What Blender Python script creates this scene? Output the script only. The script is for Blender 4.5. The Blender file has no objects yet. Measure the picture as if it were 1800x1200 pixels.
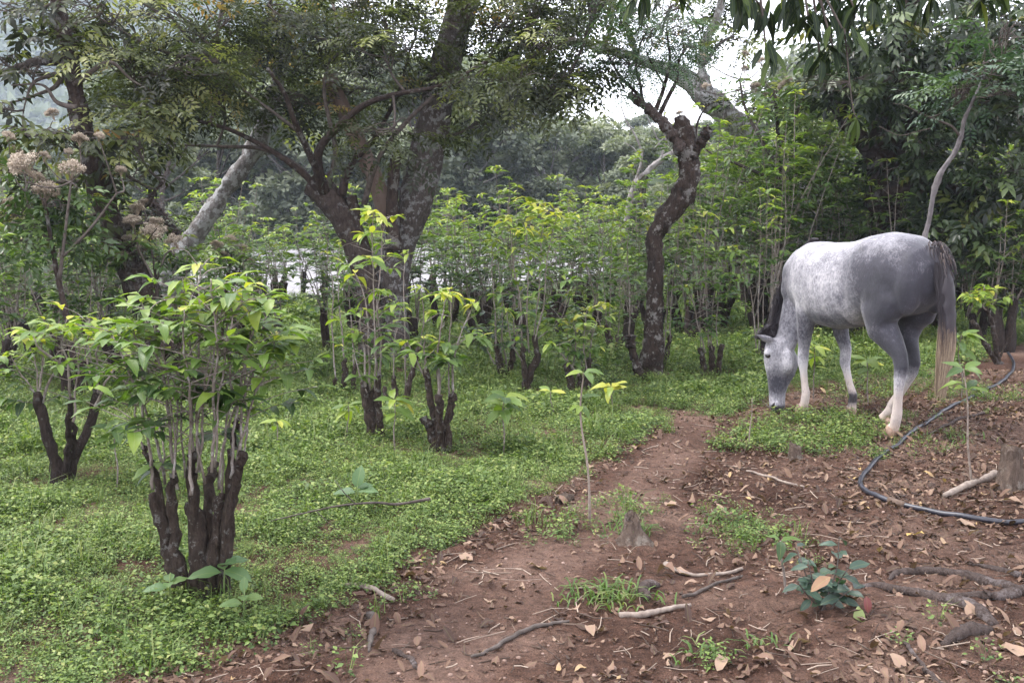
import bpy, math, random
import numpy as np
from mathutils import Vector, Matrix, Quaternion

scene = bpy.context.scene
COL = scene.collection
rng = np.random.default_rng(7)
random.seed(7)

# ---------------------------------------------------------------- camera
CAM_Z = 1.5
PITCH = math.atan((600 - 403) / 1750.0)
cam_data = bpy.data.cameras.new("camera")
cam_data.sensor_width = 36.0
cam_data.lens = 35.0
cam_data.clip_start = 0.05
cam_data.clip_end = 3000.0
cam = bpy.data.objects.new("camera", cam_data)
cam.location = (0, 0, CAM_Z)
cam.rotation_euler = (math.pi / 2 - PITCH, 0, 0)
COL.objects.link(cam)
scene.camera = cam

# ---------------------------------------------------------------- overcast sky
SUN_EL, SUN_AZ = math.radians(58), math.radians(-75)      # azimuth from +Y towards +X
world = bpy.data.worlds.new("World")
scene.world = world
world.use_nodes = True
wt = world.node_tree
wt.nodes.clear()
w_out = wt.nodes.new("ShaderNodeOutputWorld")
w_bg = wt.nodes.new("ShaderNodeBackground")
w_sky = wt.nodes.new("ShaderNodeTexSky")
w_sky.sky_type = 'NISHITA'
w_sky.sun_disc = False
w_sky.sun_elevation = SUN_EL
w_sky.sun_rotation = SUN_AZ
w_sky.air_density = 1.0
w_sky.dust_density = 4.0
w_mix = wt.nodes.new("ShaderNodeMixRGB")                  # an even cloud layer over the sky
w_mix.inputs[0].default_value = 0.86
w_mix.inputs[2].default_value = (12.0, 12.0, 12.8, 1)
wt.links.new(w_sky.outputs[0], w_mix.inputs[1])
wt.links.new(w_mix.outputs[0], w_bg.inputs[0])
w_bg.inputs[1].default_value = 0.08
wt.links.new(w_bg.outputs[0], w_out.inputs[0])

sun_data = bpy.data.lights.new("sun", 'SUN')
sun_data.energy = 1.5
sun_data.angle = math.radians(12)
sun_data.color = (1.0, 0.96, 0.90)
sun = bpy.data.objects.new("sun", sun_data)
sdir = Vector((math.sin(SUN_AZ) * math.cos(SUN_EL), math.cos(SUN_AZ) * math.cos(SUN_EL), math.sin(SUN_EL)))
sun.rotation_euler = (-sdir).to_track_quat('-Z', 'Y').to_euler()
sun.location = (0, 0, 60)
COL.objects.link(sun)

scene.view_settings.view_transform = 'Standard'
scene.view_settings.look = 'None'
scene.view_settings.exposure = 2.0
scene.view_settings.gamma = 1.0
scene.view_settings.use_curve_mapping = False
scene.render.engine = 'CYCLES'
scene.cycles.max_bounces = 6
scene.cycles.diffuse_bounces = 4
scene.cycles.glossy_bounces = 2
scene.cycles.transmission_bounces = 3
scene.cycles.transparent_max_bounces = 4
scene.cycles.volume_bounces = 2
scene.cycles.use_denoising = True
scene.cycles.sample_clamp_indirect = 6.0

# ---------------------------------------------------------------- helpers
CF = np.array([0, math.cos(PITCH), -math.sin(PITCH)])
CU = np.array([0, math.sin(PITCH), math.cos(PITCH)])
CR = np.array([1.0, 0, 0])
CO = np.array([0, 0, CAM_Z])

def sstep(a, b, v):
    t = np.clip((np.asarray(v, float) - a) / (b - a), 0, 1)
    return t * t * (3 - 2 * t)

def wob(x, y, s, k=0.0):
    """cheap smooth 2-D noise in about -1..1"""
    x = np.asarray(x, float) * s; y = np.asarray(y, float) * s
    return (np.sin(x * 1.7 + 1.3 * np.sin(y * 1.1 + k) + k) * np.cos(y * 1.9 + 1.1 * np.sin(x * 0.7 - k))
            + 0.5 * np.sin(x * 3.7 + y * 2.9 + k * 2.3) * np.cos(y * 4.1 - x * 1.3 + k)) / 1.4

def H(x, y):
    """height of the ground"""
    x = np.asarray(x, float); y = np.asarray(y, float)
    z = 0.10 * sstep(1.6, 4.0, x) * sstep(2.5, 4.5, y) * (1 - sstep(9, 14, y))
    z = z + 0.030 * wob(x, y, 0.9) * (1 - sstep(25, 60, y)) + 0.012 * wob(x, y, 3.1, 2.0) * (1 - sstep(12, 20, y)) + 0.006 * wob(x, y, 9.0, 1.0) * (1 - sstep(8, 12, y))
    z = z + 0.042 * np.clip(y - 17, 0, 28)
    z = z + 0.16 * np.clip(y - 45, 0, 75)
    far = np.clip(y - 250, 0, None)
    ridge = 0.95 * sstep(60, -300, x) + 0.05
    z = z + ridge * np.clip(far, 0, 200) * (1 + 0.18 * wob(x, y, 0.018, 3.0)) + sstep(0, 80, far) * 9 * wob(x, y, 0.05, 1.0)
    return z

def ray(px, py):
    d = CR * ((px - 900) / 1750.0) + CU * ((600 - py) / 1750.0) + CF
    return d

def P(px, py, y):
    """point at forward distance y (metres) seen near pixel (px, py) of the 1800x1200 photo"""
    d = ray(px, py)
    return CO + d * (y / d[1])

def G(px, py, dz=0.0):
    """ground point seen near pixel"""
    d = ray(px, py)
    lo, hi = 1.0, None
    t = 1.0
    while t < 400:
        p = CO + d * t
        if p[2] < H(p[0], p[1]):
            hi = t; break
        lo = t; t += max(0.05, t * 0.02)
    if hi is None: hi = 400
    for _ in range(30):
        m = (lo + hi) / 2
        p = CO + d * m
        if p[2] < H(p[0], p[1]): hi = m
        else: lo = m
    p = CO + d * hi
    return np.array([p[0], p[1], float(H(p[0], p[1])) + dz])

def proj(p):
    p = np.asarray(p, float) - CO
    d = p @ CF
    return 900 + 1750 * (p @ CR) / d, 600 - 1750 * (p @ CU) / d

def unit(v):
    v = np.asarray(v, float)
    return v / np.maximum(np.linalg.norm(v, axis=-1, keepdims=True), 1e-9)

class MB:
    """collects tubes, leaves and patches; build() links them as one mesh object"""
    def __init__(self):
        self.v, self.q, self.t, self.c, self.qm, self.tm, self.uv = [], [], [], [], [], [], []
        self.n = 0
    def add(self, v, q=None, t=None, c=0.5, m=0, uv=None):
        v = np.asarray(v, float).reshape(-1, 3)
        self.v.append(v)
        self.c.append(np.broadcast_to(np.asarray(c, float), (len(v),)))
        self.uv.append(np.zeros((len(v), 2)) if uv is None else np.asarray(uv, float))
        if q is not None and len(q):
            q = np.asarray(q, int); self.q.append(q + self.n); self.qm.append(np.full(len(q), m))
        if t is not None and len(t):
            t = np.asarray(t, int); self.t.append(t + self.n); self.tm.append(np.full(len(t), m))
        self.n += len(v)
    def tube(self, pts, rad, sides=6, rough=0.0, c=0.5, m=0, cap=True):
        pts = np.asarray(pts, float); n = len(pts)
        rad = np.broadcast_to(np.asarray(rad, float), (n,))
        tan = unit(np.gradient(pts, axis=0))
        a = np.cross(tan[0], [0.3, 0.9, 0.2]); 
        if np.linalg.norm(a) < 1e-3: a = np.cross(tan[0], [1, 0, 0])
        a = unit(a)
        A = np.empty((n, 3))
        for i in range(n):
            a = a - tan[i] * (a @ tan[i]); a = a / (np.linalg.norm(a) + 1e-12); A[i] = a
        B = np.cross(tan, A)
        th = np.linspace(0, 2 * math.pi, sides, endpoint=False)
        R = np.repeat(rad[:, None], sides, 1)
        if rough > 0:
            lump = rng.normal(0, 1, (n, sides)); lump = (lump + np.roll(lump, 1, 1) + np.roll(lump, 1, 0)) / 1.7
            R = R * (1 + rough * lump)
        V = pts[:, None, :] + R[..., None] * (np.cos(th)[None, :, None] * A[:, None, :] + np.sin(th)[None, :, None] * B[:, None, :])
        i, j = np.meshgrid(np.arange(n - 1), np.arange(sides), indexing='ij')
        q = np.stack([i * sides + j, i * sides + (j + 1) % sides, (i + 1) * sides + (j + 1) % sides, (i + 1) * sides + j], -1).reshape(-1, 4)
        V = V.reshape(-1, 3)
        t = None
        cc = np.broadcast_to(np.asarray(c, float), (n,)) if np.ndim(c) else np.full(n, c)
        cc = np.repeat(cc, sides)
        if cap:
            V = np.vstack([V, pts[-1] + tan[-1] * rad[-1] * 0.25, pts[0]])
            k = n * sides
            jj = np.arange(sides)
            t = np.concatenate([np.stack([(n - 1) * sides + jj, (n - 1) * sides + (jj + 1) % sides, np.full(sides, k)], -1),
                                np.stack([(jj + 1) % sides, jj, np.full(sides, k + 1)], -1)])
            cc = np.append(cc, [cc[-1], cc[0]])
        self.add(V, q, t, cc, m)
    def scatter(self, proto, pos, fwd, up, scale, c, m=0):
        """many copies of a small patch (verts: x across, y along, z normal)"""
        pv, pq, pt, puv = proto
        pos = np.asarray(pos, float).reshape(-1, 3); N = len(pos)
        if N == 0: return
        f = unit(np.broadcast_to(fwd, (N, 3)))
        u = np.broadcast_to(up, (N, 3)); s = np.cross(f, u)
        bad = np.linalg.norm(s, axis=1) < 1e-4
        if bad.any():
            s = s.copy(); s[bad] = np.cross(f[bad], [1.0, 0.2, 0.1])
        s = unit(s); u = np.cross(s, f)
        sc = np.broadcast_to(scale, (N,))
        V = pos[:, None, :] + sc[:, None, None] * (pv[None, :, 0:1] * s[:, None] + pv[None, :, 1:2] * f[:, None] + pv[None, :, 2:3] * u[:, None])
        k = len(pv)
        off = (np.arange(N) * k)[:, None, None]
        q = (pq[None] + off).reshape(-1, 4) if pq is not None and len(pq) else None
        t = (pt[None] + off).reshape(-1, 3) if pt is not None and len(pt) else None
        cc = np.repeat(np.broadcast_to(c, (N,)), k)
        self.add(V.reshape(-1, 3), q, t, cc, m, np.tile(puv, (N, 1)) if puv is not None else None)
    def mesh(self, name, mats, smooth=True):
        v = np.concatenate(self.v) if self.v else np.zeros((0, 3))
        q = np.concatenate(self.q) if self.q else np.zeros((0, 4), int)
        t = np.concatenate(self.t) if self.t else np.zeros((0, 3), int)
        me = bpy.data.meshes.new(name)
        me.vertices.add(len(v)); me.vertices.foreach_set("co", v.astype(np.float32).ravel())
        nl = len(q) * 4 + len(t) * 3
        me.loops.add(nl)
        loops = np.concatenate([q.ravel(), t.ravel()]).astype(np.int32)
        me.loops.foreach_set("vertex_index", loops)
        me.polygons.add(len(q) + len(t))
        st = np.concatenate([np.arange(len(q)) * 4, len(q) * 4 + np.arange(len(t)) * 3]).astype(np.int32)
        me.polygons.foreach_set("loop_start", st)
        mi = np.concatenate(([np.concatenate(self.qm)] if self.qm else []) + ([np.concatenate(self.tm)] if self.tm else [])).astype(np.int32) if (self.qm or self.tm) else np.zeros(0, np.int32)
        for mt in mats: me.materials.append(mt)
        me.polygons.foreach_set("material_index", mi)
        if smooth: me.polygons.foreach_set("use_smooth", np.ones(len(q) + len(t), bool))
        at = me.attributes.new("tint", 'FLOAT', 'POINT')
        at.data.foreach_set("value", np.concatenate(self.c).astype(np.float32))
        uvl = me.uv_layers.new(name="uv")
        uvl.data.foreach_set("uv", np.concatenate(self.uv)[loops].astype(np.float32).ravel())
        me.update(calc_edges=True)
        me.validate()
        return me
    def build(self, name, mats, parent=None, smooth=True, **kw):
        if not isinstance(mats, (list, tuple)): mats = [mats]
        return link(name, self.mesh(name, mats, smooth), parent, **kw)

def tag(o, label=None, category=None, group=None, kind=None):
    if label: o["label"] = label
    if category: o["category"] = category
    if group: o["group"] = group
    if kind: o["kind"] = kind
    return o

def link(name, data, parent=None, **kw):
    o = bpy.data.objects.new(name, data)
    COL.objects.link(o)
    if parent is not None:
        o.parent = parent
    return tag(o, **kw)

ORD = ["leftmost", "second from left", "third from left", "fourth from left", "fifth from left", "sixth from left", "seventh from left", "eighth from left", "ninth from left", "tenth from left", "eleventh from left", "twelfth from left"]
def tell_apart(roots):
    """alike things that share a label are told apart by their order from the left"""
    by = {}
    for o in roots: by.setdefault(o["label"], []).append(o)
    for lab, L in by.items():
        if 1 < len(L) <= len(ORD):
            for k, o in enumerate(sorted(L, key=lambda o: o.location.x / max(.1, o.location.y))): o["label"] = lab + ", " + ORD[k]

def thing(name, loc, label, category, group=None, rz=0.0):
    o = bpy.data.objects.new(name, None)
    o.empty_display_size = 0.1
    COL.objects.link(o)
    o.location = tuple(float(a) for a in loc); o.rotation_euler = (0, 0, rz)
    return tag(o, label, category, group)

def spline(pts, n):
    """Catmull-Rom through pts (any width), n samples"""
    p = np.asarray(pts, float)
    p = np.vstack([2 * p[0] - p[1], p, 2 * p[-1] - p[-2]])
    m = len(p) - 3
    u = np.linspace(0, m - 1e-6, n); i = u.astype(int); t = (u - i)[:, None]
    a, b, c, d = p[i], p[i + 1], p[i + 2], p[i + 3]
    return 0.5 * (2 * b + (c - a) * t + (2 * a - 5 * b + 4 * c - d) * t * t + (3 * b - a - 3 * c + d) * t ** 3)

# ---------------------------------------------------------------- materials
def new_mat(name):
    m = bpy.data.materials.new(name); m.use_nodes = True
    nt = m.node_tree; nt.nodes.clear()
    out = nt.nodes.new("ShaderNodeOutputMaterial")
    return m, nt, out

def nd(nt, typ, **kw):
    n = nt.nodes.new(typ)
    for k, v in kw.items():
        if k.startswith("i_"):
            key = k[2:]
            n.inputs[int(key) if key.isdigit() else key.replace("_", " ")].default_value = v
        else: setattr(n, k, v)
    return n

def ramp(nt, stops, interp='LINEAR'):
    r = nt.nodes.new("ShaderNodeValToRGB"); cr = r.color_ramp; cr.interpolation = interp
    while len(cr.elements) > 1: cr.elements.remove(cr.elements[-1])
    for i, (p, c) in enumerate(stops):
        e = cr.elements[0] if i == 0 else cr.elements.new(p)
        e.position = p; e.color = (c[0], c[1], c[2], 1)
    return r

def leaf_mat(name, stops, rough=0.42, trans=0.28, spec=0.5, vein=True, noise_scale=9.0):
    m, nt, out = new_mat(name); L = nt.links.new
    at = nd(nt, "ShaderNodeAttribute", attribute_name="tint")
    geo = nd(nt, "ShaderNodeNewGeometry")
    no = nd(nt, "ShaderNodeTexNoise", i_Scale=noise_scale, i_Detail=2.0)
    L(geo.outputs["Position"], no.inputs["Vector"])
    ma = nd(nt, "ShaderNodeMath", operation='MULTIPLY_ADD', i_1=0.34, i_2=-0.17)
    L(no.outputs["Fac"], ma.inputs[0])
    ad = nd(nt, "ShaderNodeMath", operation='ADD', use_clamp=True)
    L(at.outputs["Fac"], ad.inputs[0]); L(ma.outputs[0], ad.inputs[1])
    r = ramp(nt, stops); L(ad.outputs[0], r.inputs[0])
    col = r.outputs[0]
    bs = nd(nt, "ShaderNodeBsdfPrincipled", i_Roughness=rough)
    bs.inputs["Specular IOR Level"].default_value = spec
    if vein:
        uv = nd(nt, "ShaderNodeUVMap", uv_map="uv")
        sx = nd(nt, "ShaderNodeSeparateXYZ"); L(uv.outputs[0], sx.inputs[0])
        ab = nd(nt, "ShaderNodeMath", operation='ABSOLUTE'); L(sx.outputs[0], ab.inputs[0])
        k = nd(nt, "ShaderNodeMath", operation='MULTIPLY_ADD', i_1=-0.7); L(ab.outputs[0], k.inputs[0]); L(sx.outputs[1], k.inputs[2])
        w = nd(nt, "ShaderNodeMath", operation='MULTIPLY', i_1=62.0); L(k.outputs[0], w.inputs[0])
        sn = nd(nt, "ShaderNodeMath", operation='SINE'); L(w.outputs[0], sn.inputs[0])
        mid = nd(nt, "ShaderNodeMath", operation='LESS_THAN', i_1=0.035); L(ab.outputs[0], mid.inputs[0])
        mx = nd(nt, "ShaderNodeMixRGB", blend_type='MIX'); 
        mm = nd(nt, "ShaderNodeMath", operation='MULTIPLY', i_1=0.35); L(mid.outputs[0], mm.inputs[0]); L(mm.outputs[0], mx.inputs[0])
        L(col, mx.inputs[1]); mx.inputs[2].default_value = (0.22, 0.26, 0.08, 1); col = mx.outputs[0]
        bp = nd(nt, "ShaderNodeBump", i_Strength=0.25, i_Distance=0.004); L(sn.outputs[0], bp.inputs["Height"]); L(bp.outputs[0], bs.inputs["Normal"])
    L(col, bs.inputs["Base Color"])
    tr = nd(nt, "ShaderNodeBsdfTranslucent")
    tc = nd(nt, "ShaderNodeMixRGB", blend_type='MULTIPLY', i_0=1.0); L(col, tc.inputs[1]); tc.inputs[2].default_value = (1.5, 1.7, 0.7, 1)
    L(tc.outputs[0], tr.inputs[0])
    ms = nd(nt, "ShaderNodeMixShader", i_0=trans); L(bs.outputs[0], ms.inputs[1]); L(tr.outputs[0], ms.inputs[2])
    L(ms.outputs[0], out.inputs[0])
    return m

def bark_mat(name, dark, light, lichen, amount, scale=9.0, bump=0.6):
    m, nt, out = new_mat(name); L = nt.links.new
    tc = nd(nt, "ShaderNodeTexCoord")
    mp = nd(nt, "ShaderNodeMapping"); mp.inputs["Scale"].default_value = (1, 1, 0.35); L(tc.outputs["Object"], mp.inputs[0])
    n1 = nd(nt, "ShaderNodeTexNoise", i_Scale=scale * 2.2, i_Detail=6.0, i_Roughness=0.7); L(mp.outputs[0], n1.inputs["Vector"])
    r1 = ramp(nt, [(0.30, dark), (0.70, light)]); L(n1.outputs["Fac"], r1.inputs[0])
    n2 = nd(nt, "ShaderNodeTexNoise", i_Scale=scale * 0.55, i_Detail=5.0, i_Roughness=0.75); L(tc.outputs["Object"], n2.inputs["Vector"])
    e = 0.66 - 0.3 * amount
    r2 = ramp(nt, [(e, (0, 0, 0)), (e + 0.06, (1, 1, 1))]); L(n2.outputs["Fac"], r2.inputs[0])
    v = nd(nt, "ShaderNodeTexVoronoi", i_Scale=scale * 1.1); L(tc.outputs["Object"], v.inputs["Vector"])
    n3 = nd(nt, "ShaderNodeTexNoise", i_Scale=scale * 0.35, i_Detail=2.0); L(tc.outputs["Object"], n3.inputs["Vector"])
    r3 = ramp(nt, [(0.16, (1, 1, 1)), (0.22, (0, 0, 0))]); L(v.outputs["Distance"], r3.inputs[0])
    r4 = ramp(nt, [(0.52, (0, 0, 0)), (0.6, (1, 1, 1))]); L(n3.outputs["Fac"], r4.inputs[0])
    mu = nd(nt, "ShaderNodeMath", operation='MULTIPLY'); L(r3.outputs[0], mu.inputs[0]); L(r4.outputs[0], mu.inputs[1])
    mxm = nd(nt, "ShaderNodeMath", operation='MAXIMUM'); L(r2.outputs[0], mxm.inputs[0]); L(mu.outputs[0], mxm.inputs[1])
    fa = nd(nt, "ShaderNodeMath", operation='MULTIPLY', i_1=min(1.0, amount * 1.5)); L(mxm.outputs[0], fa.inputs[0])
    mx = nd(nt, "ShaderNodeMixRGB"); L(fa.outputs[0], mx.inputs[0]); L(r1.outputs[0], mx.inputs[1]); mx.inputs[2].default_value = (*lichen, 1)
    bs = nd(nt, "ShaderNodeBsdfPrincipled", i_Roughness=0.9); bs.inputs["Specular IOR Level"].default_value = 0.2
    L(mx.outputs[0], bs.inputs["Base Color"])
    bp = nd(nt, "ShaderNodeBump", i_Strength=min(1.0, bump * 1.5), i_Distance=0.045); L(n1.outputs["Fac"], bp.inputs["Height"]); L(bp.outputs[0], bs.inputs["Normal"])
    L(bs.outputs[0], out.inputs[0])
    return m

def plain_mat(name, c1, c2, scale=20.0, rough=0.8, spec=0.3, bump=0.3, tint=False):
    m, nt, out = new_mat(name); L = nt.links.new
    tc = nd(nt, "ShaderNodeTexCoord")
    n = nd(nt, "ShaderNodeTexNoise", i_Scale=scale, i_Detail=5.0, i_Roughness=0.65); L(tc.outputs["Object"], n.inputs["Vector"])
    r = ramp(nt, [(0.32, c1), (0.68, c2)])
    if tint:
        at = nd(nt, "ShaderNodeAttribute", attribute_name="tint")
        a2 = nd(nt, "ShaderNodeMath", operation='MULTIPLY_ADD', i_1=0.35); L(n.outputs["Fac"], a2.inputs[0]); 
        a3 = nd(nt, "ShaderNodeMath", operation='ADD', i_1=-0.175); L(at.outputs["Fac"], a3.inputs[0]); L(a3.outputs[0], a2.inputs[2])
        L(a2.outputs[0], r.inputs[0])
    else: L(n.outputs["Fac"], r.inputs[0])
    bs = nd(nt, "ShaderNodeBsdfPrincipled", i_Roughness=rough); bs.inputs["Specular IOR Level"].default_value = spec
    L(r.outputs[0], bs.inputs["Base Color"])
    if bump:
        bp = nd(nt, "ShaderNodeBump", i_Strength=bump, i_Distance=0.01); L(n.outputs["Fac"], bp.inputs["Height"]); L(bp.outputs[0], bs.inputs["Normal"])
    L(bs.outputs[0], out.inputs[0])
    return m

# leaf patches: x across, y along (0..1), z normal
def leaf_proto(n=5, width=0.36, droop=0.25, fold=0.12, wave=0.0, tip=1.0, stalk=0.06):
    """rounded-pointed leaf blade with a fold along the midrib, drooping towards the tip"""
    ys = np.linspace(0, 1, n + 1)
    w = width * 0.5 * np.sin(np.pi * np.clip(ys, 0, 1) ** 0.85) ** 0.8
    w[0] = 0.012; w[-1] = 0.0
    V, UV = [], []
    for i, (y, ww) in enumerate(zip(ys, w)):
        z = -droop * y ** 2.0
        yy = stalk + y * (1 - 0.25 * droop * y)
        k = wave * math.sin(i * 2.1)
        V += [(-ww, yy, z + fold * ww * 2 + k * ww), (0, yy, z), (ww, yy, z + fold * ww * 2 - k * ww)]
        UV += [(-ww / (width * 0.5), y), (0, y), (ww / (width * 0.5), y)]
    q = []
    for i in range(n):
        a = i * 3
        q += [(a, a + 1, a + 4, a + 3), (a + 1, a + 2, a + 5, a + 4)]
    return np.array(V), np.array(q), None, np.array(UV)

def tri_leaf(width=0.42, droop=0.15, fold=0.2):
    """four-triangle leaflet for crowns"""
    w = width / 2
    V = np.array([(0, 0, 0), (-w, 0.45, fold * w), (0, 0.5, -droop * 0.3), (w, 0.45, fold * w), (0, 1.0, -droop)])
    T = np.array([(0, 2, 1), (0, 3, 2), (1, 2, 4), (2, 3, 4)])
    return V, None, T, np.array([(0, 0), (-1, .45), (0, .5), (1, .45), (0, 1)])

def rand_unit(n):
    v = rng.normal(0, 1, (n, 3)); return unit(v)
# ---------------------------------------------------------------- ground
EDGE_PX = [(150, 1230), (260, 1180), (420, 1130), (560, 1085), (640, 1040), (700, 990), (800, 955), (890, 905), (980, 855), (1060, 803), (1130, 768), (1178, 748), (1176, 728), (1165, 718), (1200, 722), (1245, 738), (1285, 730),
           (1330, 708), (1400, 690), (1500, 668), (1570, 665), (1640, 668), (1700, 640), (1760, 612), (1900, 585)]
EDGE = np.array([G(a, b)[:2] for a, b in EDGE_PX])
MEADOW = np.vstack([EDGE, [(30, 14), (30, 19.5), (-40, 19.5), (-40, 2.0), (-3, 1.5)]])
PATCH = np.array([G(a, b)[:2] for a, b in [(1285, 792), (1300, 765), (1345, 742), (1420, 725), (1480, 728), (1525, 742), (1550, 770), (1515, 800), (1440, 802), (1370, 800)]])

def inside(poly, x, y):
    x = np.asarray(x, float); y = np.asarray(y, float); r = np.zeros(x.shape, bool)
    n = len(poly)
    for i in range(n):
        x1, y1 = poly[i]; x2, y2 = poly[(i + 1) % n]
        c = ((y1 > y) != (y2 > y)) & (x < (x2 - x1) * (y - y1) / (y2 - y1 + 1e-12) + x1)
        r ^= c
    return r

def edge_dist(poly, x, y, closed=False):
    x = np.asarray(x, float); y = np.asarray(y, float); d = np.full(x.shape, 1e9)
    n = len(poly)
    for i in range(n if closed else n - 1):
        a = poly[i]; b = poly[(i + 1) % n]; ab = b - a; L2 = ab @ ab + 1e-9
        t = np.clip(((x - a[0]) * ab[0] + (y - a[1]) * ab[1]) / L2, 0, 1)
        d = np.minimum(d, np.hypot(x - a[0] - t * ab[0], y - a[1] - t * ab[1]))
    return d

def soil_mat():
    m, nt, out = new_mat("soil"); L = nt.links.new
    tc = nd(nt, "ShaderNodeTexCoord")
    n1 = nd(nt, "ShaderNodeTexNoise", i_Scale=1.1, i_Detail=4.0, i_Roughness=.6); L(tc.outputs["Object"], n1.inputs["Vector"])
    n2 = nd(nt, "ShaderNodeTexNoise", i_Scale=26.0, i_Detail=8.0, i_Roughness=.75); L(tc.outputs["Object"], n2.inputs["Vector"])
    n3 = nd(nt, "ShaderNodeTexNoise", i_Scale=170.0, i_Detail=4.0, i_Roughness=.7); L(tc.outputs["Object"], n3.inputs["Vector"])
    r1 = ramp(nt, [(.34, (.064, .033, .023)), (.50, (.124, .070, .051)), (.64, (.22, .142, .109))]); L(n1.outputs["Fac"], r1.inputs[0])
    r2 = ramp(nt, [(.30, (.34, .31, .31)), (.48, (.95, .95, .95)), (.68, (1.55, 1.5, 1.48))]); L(n2.outputs["Fac"], r2.inputs[0])
    mx = nd(nt, "ShaderNodeMixRGB", blend_type='MULTIPLY', i_0=1.0); L(r1.outputs[0], mx.inputs[1]); L(r2.outputs[0], mx.inputs[2])
    r3 = ramp(nt, [(.32, (.45, .44, .46)), (.52, (1, 1, 1)), (.70, (1.7, 1.62, 1.55))]); L(n3.outputs["Fac"], r3.inputs[0])
    mx2 = nd(nt, "ShaderNodeMixRGB", blend_type='MULTIPLY', i_0=1.0); L(mx.outputs[0], mx2.inputs[1]); L(r3.outputs[0], mx2.inputs[2])
    # beyond the plantation the ground is dull green scrub
    tr = nd(nt, "ShaderNodeAttribute", attribute_name="trod")
    tp = ramp(nt, [(.30, (.142, .083, .062)), (.62, (.25, .162, .128))]); L(n1.outputs["Fac"], tp.inputs[0])
    r5 = ramp(nt, [(.28, (.50, .47, .47)), (.5, (1, 1, 1)), (.70, (1.4, 1.36, 1.33))]); L(n2.outputs["Fac"], r5.inputs[0])
    tm0 = nd(nt, "ShaderNodeMixRGB", blend_type='MULTIPLY', i_0=1.0); L(tp.outputs[0], tm0.inputs[1]); L(r5.outputs[0], tm0.inputs[2])
    tm = nd(nt, "ShaderNodeMixRGB", blend_type='MULTIPLY', i_0=.7); L(tm0.outputs[0], tm.inputs[1]); L(r3.outputs[0], tm.inputs[2])
    tf = nd(nt, "ShaderNodeMath", operation='MULTIPLY_ADD', use_clamp=True, i_1=1.0); L(n2.outputs["Fac"], tf.inputs[0]); 
    t2 = nd(nt, "ShaderNodeMath", operation='MULTIPLY_ADD', i_1=1.6, i_2=-.75); L(tr.outputs["Fac"], t2.inputs[0]); L(t2.outputs[0], tf.inputs[2])
    tg = nd(nt, "ShaderNodeMath", operation='MULTIPLY', i_1=.62); L(tf.outputs[0], tg.inputs[0])
    tq = nd(nt, "ShaderNodeMath", operation='MULTIPLY', use_clamp=True); L(tg.outputs[0], tq.inputs[0]); 
    t3 = nd(nt, "ShaderNodeMath", operation='MULTIPLY', i_1=6.0, use_clamp=True); L(tr.outputs["Fac"], t3.inputs[0]); L(t3.outputs[0], tq.inputs[1])
    tx = nd(nt, "ShaderNodeMixRGB"); L(tq.outputs[0], tx.inputs[0]); L(mx2.outputs[0], tx.inputs[1]); L(tm.outputs[0], tx.inputs[2]); mx2 = tx
    at = nd(nt, "ShaderNodeAttribute", attribute_name="tint")
    rg = ramp(nt, [(.35, (.030, .045, .022)), (.65, (.075, .10, .045))]); 
    n4 = nd(nt, "ShaderNodeTexNoise", i_Scale=.22, i_Detail=7.0, i_Roughness=.75); L(tc.outputs["Object"], n4.inputs["Vector"]); L(n4.outputs["Fac"], rg.inputs[0])
    mx3 = nd(nt, "ShaderNodeMixRGB"); L(at.outputs["Fac"], mx3.inputs[0]); L(mx2.outputs[0], mx3.inputs[1]); L(rg.outputs[0], mx3.inputs[2])
    bs = nd(nt, "ShaderNodeBsdfPrincipled", i_Roughness=.95); bs.inputs["Specular IOR Level"].default_value = .12
    L(mx3.outputs[0], bs.inputs["Base Color"])
    ad = nd(nt, "ShaderNodeMath", operation='MULTIPLY_ADD', i_1=.35); L(n3.outputs["Fac"], ad.inputs[0]); L(n2.outputs["Fac"], ad.inputs[2])
    bp = nd(nt, "ShaderNodeBump", i_Strength=1.0, i_Distance=.06); L(ad.outputs[0], bp.inputs["Height"]); L(bp.outputs[0], bs.inputs["Normal"])
    L(bs.outputs[0], out.inputs[0]); return m
M_SOIL = soil_mat()

PATH_PX = [(1195, 722, 46), (1215, 745, 52), (1205, 780, 62), (1150, 835, 74), (1075, 900, 90), (985, 965, 108), (900, 1040, 130), (810, 1120, 160), (720, 1210, 200), (640, 1310, 240)]
PATH_C = np.array([list(G(a, b)[:2]) + [w * G(a, b)[1] / 1750] for a, b, w in PATH_PX])
PATH_S = spline(PATH_C, 110)
def path_dist(x, y):
    """distance from the path's middle as a share of its half-width"""
    x = np.asarray(x, float).ravel(); y = np.asarray(y, float).ravel()
    d = np.hypot(x[:, None] - PATH_S[None, :, 0], y[:, None] - PATH_S[None, :, 1]) / PATH_S[None, :, 2]
    return d.min(1)

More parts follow.
